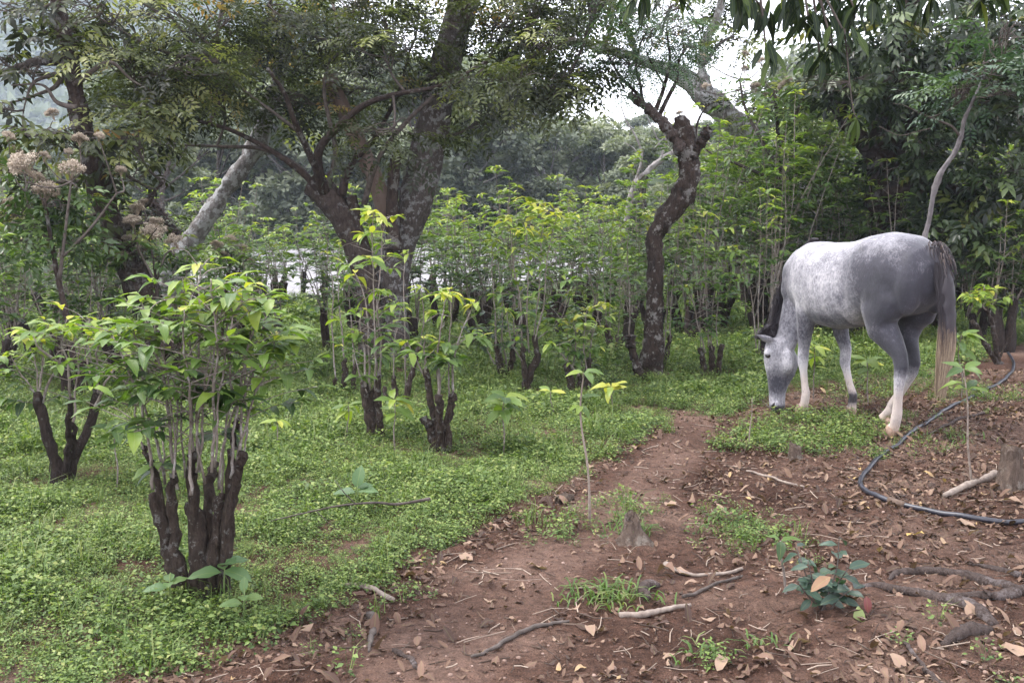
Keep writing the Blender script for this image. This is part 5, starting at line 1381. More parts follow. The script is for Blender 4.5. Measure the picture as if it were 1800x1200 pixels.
def flower_shrub(base_px, depth, label, stems, plumes, leaves, seed, rr=.018, tint=.4, size=1.0):
    r = np.random.default_rng(seed)
    b = P(base_px[0], base_px[1], depth); b[2] = H(b[0], b[1])
    root = thing("flowering_shrub", b, label, "flowering shrub", "shrubs with cream flower heads")
    anch = []
    for k, st in enumerate(stems):
        p, ra = limb_px(st, depth + r.normal(0, .1), 18); m = MB(); m.tube(p - b, ra, 7, .04); m.build("stem", M_TWIG if k else M_BARKDARK, root); anch += list(p[6:])
    anch = np.array(anch); tw = MB(); lf = MB()
    for px, py, rad in plumes:
        c = P(px, py, depth + r.normal(0, .2)); s = .86 * rad * depth / 1750 / .15
        a = anch[np.argmin(np.linalg.norm(anch - c, axis=1) + .6 * np.clip(anch[:, 2] - c[2], 0, None))]
        low = c - np.array([0, 0, .12 * s])
        tw.tube(spline([a, (a + low) / 2 + np.array([r.normal(0, .04), 0, -.05]), low], 8) - b, np.linspace(.010, .005, 8), 4, cap=False)
        o = link("flower_head", PLUMES[r.integers(0, 4)], root); o.location = tuple(c - b); o.scale = (s, s, s * (.75 + .3 * r.random())); o.rotation_euler = (r.normal(0, .25), r.normal(0, .25), r.random() * 6.28)
    crown(tw, lf, [(c - b, q, n) for c, q, n in px_clusters(leaves)], anch - b, SPR_SHRUB, r, tint, size, twigs=6, trad=.008, droop=.1)
    tw.build("branchwork", M_TWIG, root, kind="stuff"); lf.build("foliage", M_SHRUB, root, smooth=False, kind="stuff")

flower_shrub((130, 640), 8.6, "flowering shrub with big cream dome-shaped plumes at the left edge above the coffee", [[(132, 650, .03), (118, 560, .026), (100, 480, .022), (88, 410, .018), (78, 350, .012)], [(105, 490, .018), (112, 430, .014), (118, 380, .012), (125, 320, .009)], [(92, 430, .014), (60, 390, .012), (45, 340, .009)], [(112, 450, .014), (160, 400, .012), (205, 340, .008)]],
    [(42, 292, 38), (126, 298, 30), (82, 338, 30), (66, 312, 18), (92, 200, 18), (78, 275, 14), (212, 300, 15), (140, 245, 20), (20, 360, 24), (30, 265, 16), (175, 240, 13), (15, 240, 16), (120, 268, 14)], [(60, 330, 50, 24, 8.7, .3, 26), (120, 350, 50, 24, 8.7, .3, 26), (60, 400, 70, 24, 8.8, .3, 30), (160, 420, 60, 24, 8.8, .3, 22), (20, 430, 50, 30, 8.7, .3, 22)], 61, tint=.22)
flower_shrub((275, 640), 9.4, "flowering shrub with smaller cream plumes behind the top of the front coffee bush", [[(275, 650, .022), (278, 560, .018), (275, 500, .015), (268, 450, .010), (262, 420, .006)], [(276, 500, .012), (245, 440, .01), (235, 395, .007)], [(276, 490, .012), (290, 450, .01), (300, 440, .007)]],
    [(240, 368, 19), (232, 388, 20), (272, 408, 30), (226, 420, 15), (248, 440, 22), (305, 425, 20), (195, 435, 20), (185, 415, 14), (218, 455, 22), (275, 390, 16), (252, 355, 13)], [(220, 430, 60, 20, 9.5, .3, 18), (270, 450, 50, 20, 9.5, .3, 14)], 62, tint=.25)
flower_shrub((385, 640), 11.5, "flowering shrub with pale plumes half hidden among leaves left of the shade tree", [[(390, 650, .022), (392, 560, .018), (400, 490, .014), (408, 440, .008)], [(394, 540, .012), (420, 480, .01), (430, 445, .006)]],
    [(382, 430, 15), (405, 422, 17), (428, 436, 13), (395, 448, 12), (440, 460, 12)], [(400, 440, 50, 26, 11.5, .4, 24), (430, 470, 50, 24, 11.5, .4, 18), (370, 460, 40, 24, 11.6, .4, 16)], 63, tint=.55)
flower_shrub((1330, 600), 13.6, "tall flowering shrub with cream plumes above the right coffee rows near the grey tree", [[(1370, 600, .06), (1372, 450, .05), (1370, 330, .04), (1368, 240, .03), (1362, 160, .02)], [(1371, 300, .03), (1335, 240, .025), (1310, 190, .018), (1300, 140, .012)], [(1368, 260, .03), (1400, 200, .02), (1415, 150, .012)], [(1370, 320, .03), (1300, 290, .02), (1250, 270, .012)]],
    [(1237, 100, 11), (1240, 152, 12), (1310, 122, 12), (1338, 108, 14), (1345, 118, 12), (1385, 142, 13), (1375, 152, 12), (1328, 152, 13), (1345, 165, 9), (1420, 172, 10), (1215, 240, 11), (1195, 200, 10), (1310, 95, 9)], [(1310, 165, 30, 26, 13.6, .5, 12), (1355, 200, 45, 40, 13.6, .6, 30), (1400, 190, 50, 40, 13.6, .5, 36), (1290, 270, 50, 26, 13.6, .6, 20), (1370, 270, 70, 40, 13.6, .6, 50), (1430, 250, 50, 40, 13.5, .5, 36), (1420, 320, 60, 40, 13.4, .5, 40), (1310, 335, 60, 30, 13.6, .5, 30), (1440, 150, 40, 40, 13.6, .5, 26)], 64, tint=.5, size=1.2)

# ---------------------------------------------------------------- overhanging branch with long hanging leaves
LONG = [leaf_proto(6, .22, .10, .10, .10), leaf_proto(6, .25, .25, .12, .2), leaf_proto(6, .20, .35, .08, .15)]
M_LONG = leaf_mat("long_leaf", [(0, (.010, .018, .010)), (.4, (.022, .038, .018)), (.75, (.065, .095, .022)), (1, (.17, .20, .03))], rough=.55, trans=.25, spec=.22, noise_scale=5.0)
LONGM = []
for pr in LONG:
    for t in (.15, .35, .6, .9):
        m = MB(); m.add(pr[0], pr[1], None, t, 0, pr[3]); LONGM.append(m.mesh("leaf", [M_LONG]))

def overhang():
    r = np.random.default_rng(91)
    base = np.array([5.6, 4.6, float(H(5.6, 4.6))])
    root = thing("mango_tree", base, "overhanging tree at the upper right whose dark long pointed leaves hang into view", "tree")
    m = MB(); tr = spline([(0, 0, -.1), (-.1, .1, 1.5), (-.3, .1, 3.0), (-.5, 0, 4.6)], 20); m.tube(tr, np.linspace(.26, .16, 20), 14, .06); m.build("trunk", M_BARKDARK, root)
    hubs = [(1300, -25, 4.1), (1312, 8, 4.2), (1345, 20, 4.2), (1385, 5, 4.3), (1420, 28, 4.2), (1450, 20, 4.3), (1480, 50, 4.2), (1500, 12, 4.3), (1535, 0, 4.3), (1345, 75, 4.15), (1440, 92, 4.25), (1465, 88, 4.25), (1640, -8, 4.4), (1735, -14, 4.5), (1130, -18, 4.1), (1180, -22, 4.1), (1400, -30, 4.2), (1470, -20, 4.3), (1560, -30, 4.3)]
    limb = spline([tr[-3] + base, P(1700, -190, 4.7), P(1560, -110, 4.5), P(1440, -70, 4.3), P(1320, -60, 4.2), P(1190, -60, 4.1), P(1100, -70, 4.1)], 40)
    m = MB(); m.tube(limb - base, np.linspace(.09, .012, 40), 8, .04); m.build("limb", M_BARKDARK, root)
    tw = MB()
    for px, py, d in hubs:
        c = P(px, py, d); a = limb[np.argmin(np.linalg.norm(limb - c, axis=1))]
        tw.tube(spline([a, (a + c) / 2 + (r.normal(0, .03), 0, .02), c], 7) - base, np.linspace(.008, .004, 7), 5, cap=False)
        for k in range(r.integers(8, 13)):
            an = r.random() * 6.28; f = np.array([.75 * math.cos(an), .75 * math.sin(an), -.55 - .5 * r.random()])
            o = bpy.data.objects.new("leaf", LONGM[r.integers(0, 3) * 4 + r.choice(4, p=[.5, .32, .12, .06])]); COL.objects.link(o); o.parent = root
            s = .105 + .05 * r.random()
            o.matrix_basis = Matrix.Translation(Vector(c - base + r.normal(0, .02, 3))) @ orient(f, np.array([math.cos(an) * .8 + r.normal(0, .3), math.sin(an) * .8 + r.normal(0, .3), .6])).to_4x4() @ Matrix.Diagonal((s, s, s, 1))
    # long thin twig hanging lower with a last tuft
    p = spline([P(1484, 50, 4.2), P(1490, 110, 4.2), P(1494, 150, 4.2), P(1500, 195, 4.2), P(1506, 208, 4.2)], 14)
    tw.tube(p - base, np.linspace(.004, .0022, 14), 5, cap=False)
    for f in [(.35, .1, -.9), (.75, 0, -.55), (.2, -.2, -1.0), (-.45, .1, -.7), (-.1, .2, -.9)]:
        o = bpy.data.objects.new("leaf", LONGM[r.integers(0, 3) * 4 + r.choice([2, 3, 2])]); COL.objects.link(o); o.parent = root
        o.matrix_basis = Matrix.Translation(Vector(p[-1] - base)) @ orient(f, (f[0], -.5, .8)).to_4x4() @ Matrix.Diagonal((.105, .105, .105, 1))
    for k in range(12):
        q = P(1440 + r.normal(0, 34), 148 + r.normal(0, 10), 4.2); tw.tube([p[6] - base, (p[6] + q) / 2 - base + r.normal(0, .01, 3), q - base], [.002, .0016, .001], 3, cap=False)
    tw.build("branchwork", M_TWIG, root, kind="stuff")
    # rest of crown above the frame; clusters over the hanging leaves added for shade
    lf = MB(); w2 = MB()
    crown(w2, lf, [(np.array(c) - base, q, n) for c, q, n in [((1.3, 4.5, 3.5), (1.2, .8, .35), 60), ((2.6, 4.6, 3.6), (1.1, .9, .4), 60), ((4.6, 5.6, 4.6), (1.2, 1.2, .6), 70), ((5.6, 4.2, 5.2), (1.4, 1.4, .7), 80), ((3.6, 4.6, 4.6), (1.0, 1.0, .5), 50), ((6.6, 6.2, 4.6), (1.2, 1.2, .7), 60)]], tr[8:], SPR_BROAD, r, .35, 1.3, trad=.04)
    w2.build("limb", M_TWIG, root); lf.build("crown", M_BROAD, root, smooth=False, kind="stuff")
overhang()

# ---------------------------------------------------------------- saplings and herbs
def sapling(gp, top, label, nleaf, size, seed, name="coffee_seedling", cat="seedling", lean=0.0, stick=False, spread=.5, tint=.6, rad=.006, mat=None, group=None, tiers=1):
    r = np.random.default_rng(seed); b = G(*gp); t = P(top[0], top[1], b[1]) - b
    root = thing(name, b, label, cat, group)
    p = spline([(0, 0, -.02), t * .35 + r.normal(0, .008, 3), t * .7 + r.normal(0, .01, 3), t], 16)
    m = MB(); m.tube(p, np.linspace(rad, rad * .5, 16), 6, .05); m.build("stem", mat or M_STEM, root)
    for k in range(nleaf):
        tt = 1 - (k // 6) * .16 * tiers * (.6 + .8 * r.random()); q = p[max(2, min(15, int(tt * 15)))]
        a = k * 2.4 + r.normal(0, .3); f = np.array([math.cos(a), math.sin(a), r.normal(.22 - .05 * k / 3, .22)])
        put_leaf(root, q, f, np.array([r.normal(0, .3), -.35, 1.0]), size * (1.0 + .45 * r.random()), tint + .14 + r.normal(0, .11) - .015 * k, r)
    return root
sapling((885, 800), (887, 698), "coffee seedling with a wide flat rosette of leaves in the open meadow", 13, .135, 1, tint=.55)
sapling((1037, 918), (1026, 655), "tall thin sapling with a leafy tip growing where meadow meets path", 12, .08, 2, tint=.58, rad=.0075, mat=M_TWIGPALE)
sapling((205, 858), (203, 752), "coffee seedling between the V-shaped bush and the front bush", 12, .12, 3, tint=.5)
sapling((694, 792), (693, 702), "coffee seedling just right of the tall narrow bush's stump", 11, .115, 4, tint=.6)
sapling((612, 772), (612, 712), "small coffee seedling left of the tall narrow bush", 8, .10, 5, tint=.65)
sapling((1076, 728), (1074, 680), "little coffee seedling with yellow leaves below the pollarded tree", 9, .12, 6, tint=.92)
sapling((975, 735), (968, 688), "little coffee seedling with thin leaves left of the tall sapling", 7, .10, 7, tint=.7)
sapling((1710, 852), (1694, 648), "sapling on a thin brown stick under the horse's tail, behind the hose", 12, .115, 8, tint=.45, rad=.007, mat=M_TWIGPALE)
sapling((1527, 712), (1524, 632), "coffee seedling growing under the horse's belly", 9, .12, 9, tint=.6)
sapling((1318, 790), (1322, 700), "bare thin stick standing in front of the horse's muzzle", 0, .1, 10, name="stick", cat="stick", rad=.005, mat=M_TWIGPALE)
sapling((1382, 1040), (1372, 950), "tiny seedling with three leaves left of the bushy seedling", 4, .075, 11, tint=.4)
sapling((1430, 700), (1432, 610), "tall leafy herb seen between the horse's front legs", 14, .10, 12, name="herb", cat="herb", tint=.75, tiers=.9)
sapling((485, 790), (487, 740), "small leafy seedling to the right of the front bush", 7, .09, 13, tint=.7)
sapling((1690, 700), (1690, 590), "leafy coffee seedling behind the horse's tail", 12, .13, 14, tint=.5)
# broad-leaved herbs in the meadow
M_HERB = leaf_mat("herb_leaf", [(0, (.03, .07, .03)), (.5, (.075, .14, .05)), (1, (.15, .21, .06))], rough=.5, trans=.3, noise_scale=6.0)
HP = leaf_proto(6, .55, .25, .10, .12)
def herb(gp, label, leaves, seed, size=.15, tint=.5):
    r = np.random.default_rng(seed); b = G(*gp); root = thing("broad_leaved_herb", b, label, "herb")
    m = MB(); m.tube([(0, 0, -.02), (0, 0, .09), (.005, 0, .16)], [.005, .004, .003], 6); m.build("stem", M_HERB, root)
    for f, z, s in leaves:
        m = MB(); m.add(HP[0], HP[1], None, np.clip(tint + r.normal(0, .12), 0, 1), 0, HP[3]); o = m.build("leaf", M_HERB, root)
        o.matrix_basis = Matrix.Translation(Vector((0, 0, z))) @ orient(f, np.array([0, -.3, 1.0])).to_4x4() @ Matrix.Diagonal((size * s,) * 3 + (1,))
herb((395, 1065), "broad-leaved herb growing at the foot of the front coffee bush", [((-1, -.2, .1), .14, 1.0), ((.9, -.4, .0), .15, .95), ((.4, -.6, .45), .17, .9), ((.7, .6, .2), .17, .8), ((-.3, .9, .2), .15, .6)], 71, .14)
herb((628, 905), "broad-leaved herb with one upright olive leaf in the middle of the weeds", [((-1, .1, .15), .12, 1.0), ((.1, .2, .9), .14, 1.0), ((.9, -.2, .2), .13, .9), ((.8, .6, .3), .14, .8)], 72, .13, .45)
herb((300, 1075), "pale broad-leaved herb at the left foot of the front bush", [((-.9, -.3, .15), .10, 1.0), ((.6, .6, .3), .11, .8), ((-.3, .8, .3), .12, .8), ((.2, -.8, .3), .12, .8)], 73, .10, .6)
herb((430, 1105), "small herb in the weeds close to the bottom edge of the meadow", [((-.9, -.3, .2), .10, 1.0), ((.7, .6, .3), .11, .8), ((.9, -.3, .3), .12, .9), ((.2, -.8, .3), .13, .8), ((0, .2, .9), .14, .7)], 74, .09, .7)

# bushy blue-green seedling on the bank
def bank_plant():
    r = np.random.default_rng(17); b = G(1448, 1070); root = thing("bushy_seedling", b, "bushy seedling with blue-green leaves and one pale leaf on the bare dirt, lower right", "seedling")
    BG = leaf_mat("blue_green_seedling_leaf", [(0, (.014, .030, .022)), (.5, (.034, .066, .044)), (.8, (.075, .12, .06)), (1, (.28, .33, .13))], rough=.4, trans=.25, noise_scale=7.0)
    RED = leaf_mat("red_leaf", [(0, (.15, .04, .045)), (1, (.22, .07, .07))], rough=.5, trans=.25); TAN = leaf_mat("tan_leaf", [(0, (.16, .085, .045)), (1, (.24, .14, .075))], rough=.6, trans=.15)
    P5 = leaf_proto(6, .46, .25, .14, .14)
    ms = []
    for t, mt in ((.2, BG), (.45, BG), (.65, BG), (1.0, BG), (.5, RED), (.5, TAN)):
        m = MB(); m.add(P5[0], P5[1], None, t, 0, P5[3]); ms.append(m.mesh("leaf", [mt]))
    def lf(k, p, f, s):
        o = bpy.data.objects.new("leaf", ms[k]); COL.objects.link(o); o.parent = root
        o.matrix_basis = Matrix.Translation(Vector(p)) @ orient(f, np.array([r.normal(0, .2), -.45, .9])).to_4x4() @ Matrix.Diagonal((s, s, s, 1))
    for tip in [(1400, 960), (1420, 985), (1475, 945), (1490, 1000), (1440, 1010), (1400, 1020), (1500, 1035), (1460, 1030)]:
        e = P(tip[0], tip[1], b[1] + r.normal(0, .07)) - b; p = spline([(r.normal(0, .02), r.normal(0, .02), -.01), e * .5 + r.normal(0, .012, 3), e], 10)
        m = MB(); m.tube(p, np.linspace(.0045, .002, 10), 5); m.build("stem", M_TWIG, root)
        for k in range(6):
            q = p[9 - int(k / 6 * 6)]; a = k * 2.4 + r.random(); lf(int(r.choice([0, 1, 1, 2])), q, (math.cos(a), math.sin(a), r.normal(.15, .35)), .060 + .045 * r.random())
    e = P(1508, 1062, b[1] - .1) - b; lf(3, e, (.0, -.4, -.85), .095); e = P(1522, 1045, b[1] - .05) - b; lf(4, e, (.1, -.3, -.8), .07); e = P(1462, 1012, b[1] - .12) - b; lf(5, e, (-.8, -.3, -.3), .10)
bank_plant()

# ---------------------------------------------------------------- hose, stumps, roots, sticks
def ground_path(pts, lift, n):
    W = np.array([list(G(p[0], p[1])[:2]) for p in pts]); S = spline(W, n)
    return np.column_stack([S, H(S[:, 0], S[:, 1]) + lift])

def hose():
    p = ground_path([(1772, 622), (1782, 640), (1772, 662), (1745, 682), (1700, 704), (1640, 738), (1595, 768), (1550, 803), (1522, 832), (1512, 852), (1528, 870), (1570, 886), (1640, 903), (1720, 916), (1800, 921), (1900, 916), (2050, 905)], .014, 130)
    c = p.mean(0); root = thing("hose", (c[0], c[1], 0), "black plastic water hose curving across the leaf litter at the right", "hose")
    m = MB(); m.tube(p - (c[0], c[1], 0), .0145, 12); m.build("pipe", plain_mat("hose_plastic", (.012, .012, .018), (.028, .028, .040), 30, .38, .5, .1), root)
    m = MB(); q = ground_path([(1563, 883), (1576, 888), (1590, 892)], .015, 5); m.tube(q - (c[0], c[1], 0), .020, 10); m.build("coupling", plain_mat("muddy_plastic", (.06, .04, .03), (.13, .09, .07), 40, .8), root)
hose()

M_WOOD = bark_mat("stump_wood", (.050, .035, .028), (.17, .125, .10), (.25, .22, .19), .4, 14.0, .9)
M_ROOT = bark_mat("root_bark", (.045, .032, .028), (.13, .098, .088), (.22, .19, .19), .35, 20.0, .8)
def stump(gp, hgt, r0, r1, label, seed, jag=.25, lean=(0, 0), flare=1.5):
    r = np.random.default_rng(seed); b = G(*gp); root = thing("tree_stump", b, label, "stump")
    n, k = 10, 18; th = np.linspace(0, 2 * math.pi, k, endpoint=False)
    f = 1 + .10 * np.sin(3 * th + seed) + .07 * np.sin(7 * th) + r.normal(0, .03, k)
    topz = hgt * (1 - jag * (.5 + .5 * np.sin(th * 1.0 + seed)) - .12 * jag * r.random(k) * 3)
    V = []
    for i in range(n):
        t = i / (n - 1); R = (r1 + (r0 * flare - r1) * (1 - t) ** 2.2)
        V.append(np.stack([R * f * np.cos(th) * (1 + r.normal(0, .03, k)) + lean[0] * t * hgt, R * f * np.sin(th) + lean[1] * t * hgt, -.04 + t * (topz + .04)], -1))
    for q, dz in ((.75, -.012), (.35, -.03)):
        V.append(np.stack([V[n - 1][:, 0] * q + lean[0] * hgt * (1 - q), V[n - 1][:, 1] * q + lean[1] * hgt * (1 - q), topz * .96 + dz + r.normal(0, .008, k)], -1))
    V = np.concatenate(V); m = MB(); N = n + 2
    i, j = np.meshgrid(np.arange(N - 1), np.arange(k), indexing='ij')
    q = np.stack([i * k + j, i * k + (j + 1) % k, (i + 1) * k + (j + 1) % k, (i + 1) * k + j], -1).reshape(-1, 4)
    V = np.vstack([V, V[-k:].mean(0)]); jj = np.arange(k); t = np.stack([(N - 1) * k + jj, (N - 1) * k + (jj + 1) % k, np.full(k, N * k)], -1)
    m.add(V, q, t); m.build("wood", M_WOOD, root, smooth=True); return root, b
stump((1776, 858), .265, .062, .056, "post-like grey stump standing at the right edge above the hose", 1, .15)
stump((1397, 806), .115, .046, .038, "short dark stump between the weeds at the horse's feet and the path", 2, .3)
stump((1116, 950), .15, .10, .034, "cone-shaped rotten stump with weeds round it in the middle of the dirt", 3, .3, (-.12, 0), 1.35)

def root_thing(pts, label, name="root", cat="root", mat=None, lift=None, n=40, sides=9, rough=.10, seed=0):
    W = np.array([list(G(p[0], p[1])[:2]) + [p[2]] for p in pts]); S = spline(W, n); r = np.random.default_rng(seed)
    z = H(S[:, 0], S[:, 1]) + (S[:, 2] * .35 if lift is None else lift)
    p = np.column_stack([S[:, :2] + np.cumsum(r.normal(0, .0022, (n, 2)), 0), z]); c = np.array([p[:, 0].mean(), p[:, 1].mean(), 0])
    m = MB(); m.tube(p - c, np.maximum(S[:, 2], .002) * (1 + .10 * np.convolve(r.normal(0, 1, n + 6), np.ones(7) / 2.6, 'valid')), sides, rough * .6)
    o = m.build(name, mat or M_ROOT, label=label, category=cat); o.location = tuple(c); return o
root_thing([(1500, 1030, .006), (1545, 1032, .016), (1590, 1040, .021), (1640, 1052, .024), (1690, 1062, .028), (1722, 1080, .030), (1745, 1098, .020)], "pale worn surface root crossing the bare dirt, thickest of the exposed roots", seed=1)
root_thing([(1562, 1018, .008), (1575, 1007, .016), (1620, 1004, .020), (1690, 1012, .021), (1740, 1028, .022), (1785, 1040, .024), (1810, 1040, .026)], "brown surface root arching behind the pale root at the right", seed=2)
root_thing([(1650, 1048, .008), (1700, 1048, .017), (1750, 1052, .022), (1785, 1044, .022), (1830, 1030, .02)], "dark surface root between the pale root and the right edge", seed=3)
root_thing([(1700, 990, .006), (1750, 1000, .012), (1800, 1012, .014), (1860, 1020, .015)], "thin surface root leaving the frame at the right edge", seed=4)
root_thing([(1655, 1135, .010), (1690, 1115, .03), (1725, 1108, .026), (1740, 1105, .012)], "short broken root lump half buried below the pale root", seed=5)
root_thing([(1660, 880, .014), (1690, 868, .019), (1725, 855, .021), (1756, 842, .022)], "pale stick of wood leaning against the grey post-like stump", "branch", "stick", M_TWIGPALE, .03, seed=6)
root_thing([(1140, 1062, .012), (1136, 1048, .020), (1146, 1036, .022), (1164, 1036, .014)], "curled grey chunk of root beside the grass tuft", seed=7, lift=.025)
root_thing([(1172, 995, .012), (1190, 1005, .010), (1230, 1016, .008), (1275, 1014, .008), (1310, 1004, .006)], "pale bent stick lying in the middle of the bare dirt", "stick", "stick", M_TWIGPALE, .012, seed=8)
root_thing([(830, 1158, .005), (880, 1142, .007), (930, 1115, .008), (975, 1103, .007), (1015, 1098, .006)], "long black curved twig in the lower middle of the path", "twig", "stick", M_TWIG, .01, seed=9)
root_thing([(1090, 1085, .012), (1130, 1082, .012), (1175, 1072, .010), (1220, 1062, .007)], "brown stick lying under the grass tuft", "stick", "stick", M_TWIGPALE, .01, seed=10)
root_thing([(1200, 1052, .008), (1240, 1035, .007), (1285, 1018, .006), (1300, 1014, .004)], "short black twig touching the pale bent stick", "twig", "stick", M_TWIG, .01, seed=11)
root_thing([(1590, 1135, .007), (1615, 1165, .008), (1650, 1210, .009)], "grey stick pointing out of the bottom edge at the right", "stick", "stick", M_ROOT, .01, seed=12)
root_thing([(1310, 832, .006), (1340, 842, .007), (1380, 855, .007), (1410, 862, .005)], "grey stick lying below the short dark stump", "stick", "stick", M_TWIGPALE, .02, seed=13)
root_thing([(600, 1030, .008), (640, 1035, .012), (690, 1058, .010)], "brown stick at the edge of the weeds in the lower left of the path", "stick", "stick", M_TWIGPALE, .012, seed=14)
root_thing([(650, 1085, .012), (660, 1100, .016), (650, 1125, .010), (645, 1150, .005)], "dark rotten bit of wood where the path leaves the bottom of the meadow", "wood_fragment", "wood", M_TWIG, .015, seed=15)
root_thing([(690, 1145, .008), (715, 1158, .010), (725, 1180, .006)], "small crooked root in the path's lower left", "root", "root", None, .006, seed=16)
root_thing([(980, 885, .02), (1000, 882, .026), (1018, 878, .014)], "knob of wood at the weeds' edge beside the tall sapling", "wood_fragment", "wood", M_WOOD, .02, seed=17)
root_thing([(1330, 700, .006), (1360, 722, .008), (1400, 722, .007)], "dark twig under the horse's muzzle", "twig", "stick", M_TWIG, .012, seed=18)
root_thing([(1620, 770, .005), (1680, 742, .012), (1730, 728, .010)], "rough branch lying beside the hose under the sapling", "branch", "stick", M_ROOT, .015, seed=19)

def arch_twig():
    pts = [(470, 915, .02), (530, 892, .14), (600, 873, .22), (660, 868, .22), (700, 872, .17), (757, 860, .20)]
    W = []
    for px, py, h in pts:
        g = G(px, py + h * 430); W.append([g[0], g[1], float(H(g[0], g[1])) + h])
    p = spline(W, 30); c = p.mean(0); m = MB(); m.tube(p - c, np.linspace(.003, .008, 30), 6, .06)
    m.tube([p[14] - c, p[14] - c + (-.05, 0, .05), p[14] - c + (-.10, .02, .11)], [.004, .003, .0015], 4); m.tube([p[8] - c, p[8] - c + (.06, 0, -.06), p[8] - c + (.10, .02, -.10)], [.003, .002, .0015], 4)
    o = m.build("twig", M_TWIG, label="dark dead twig arching over the weeds in the middle of the meadow", category="stick"); o.location = tuple(c)
arch_twig()

def grass_tuft(gp, rx, ry, n, L, label, seed):
    r = np.random.default_rng(seed); b = G(*gp); m = MB()
    for k in range(n):
        x, y = r.normal(0, rx), r.normal(0, ry); z = float(H(b[0] + x, b[1] + y)) - b[2]; a = r.random() * 6.28; l = L * (.5 + .8 * r.random()); w = .0035
        o = np.array([math.cos(a), math.sin(a), 0]); s = np.array([-o[1], o[0], 0]) * w; p0 = np.array([x, y, z - .005])
        ps = [p0, p0 + o * l * .35 + (0, 0, l * .5), p0 + o * l * .8 + (0, 0, l * .55), p0 + o * l * 1.1 + (0, 0, l * .35)]
        m.add([ps[0] - s, ps[0] + s, ps[1] - s, ps[1] + s, ps[2] - s * .7, ps[2] + s * .7, ps[3]], [(0, 1, 3, 2), (2, 3, 5, 4)], [(4, 5, 6)], c=.3 + .5 * r.random())
    o = m.build("grass_tuft", M_GRASS, smooth=False, label=label, category="grass tuft"); o.location = tuple(b)
grass_tuft((1062, 1048), .11, .06, 130, .085, "tuft of bright green grass on the bare dirt in the lower middle", 1)
grass_tuft((1112, 935), .05, .03, 60, .10, "small grass clump on the cone-shaped rotten stump", 2)
grass_tuft((1305, 930), .14, .08, 90, .07, "sprawling grass patch on the dirt right of the cone-shaped stump", 3)
grass_tuft((1228, 1150), .05, .04, 26, .06, "sparse grass blades near the bottom edge in the middle", 4)
grass_tuft((1340, 1132), .05, .03, 22, .05, "sparse grass blades in front of the bushy seedling", 5)
grass_tuft((1680, 775), .12, .06, 40, .07, "sparse grass by the hose under the sapling", 6)

# ---------------------------------------------------------------- fallen leaves and litter
M_DRY = leaf_mat("dry_leaf", [(0, (.042, .024, .020)), (.35, (.095, .055, .040)), (.6, (.165, .100, .072)), (.85, (.27, .185, .135)), (1, (.42, .28, .10))], rough=.7, trans=.10, spec=.25, noise_scale=12.0)
def dry_mesh(seed, tint):
    r = np.random.default_rng(seed); pr = leaf_proto(6, .30 + .2 * r.random(), r.normal(0, .25), .25 * r.normal(0, 1), .25); V = pr[0].copy()
    V[:, 1] -= .5; V[:, 2] += .10 * np.sin(V[:, 1] * 5 + seed) + .18 * V[:, 0] * np.sin(V[:, 1] * 3 + seed * 2) + .9 * V[:, 0] ** 2 * r.normal(.6, .8); V[:, 2] -= V[:, 2].min()
    m = MB(); m.add(V, pr[1], None, tint, 0, pr[3]); return m.mesh("fallen_leaf", [M_DRY]), (V, pr[1], None, pr[3])
DRY = [[dry_mesh(10 * k + j, t) for j in range(4)] for k, t in enumerate((.12, .36, .58, .80, 1.0))]

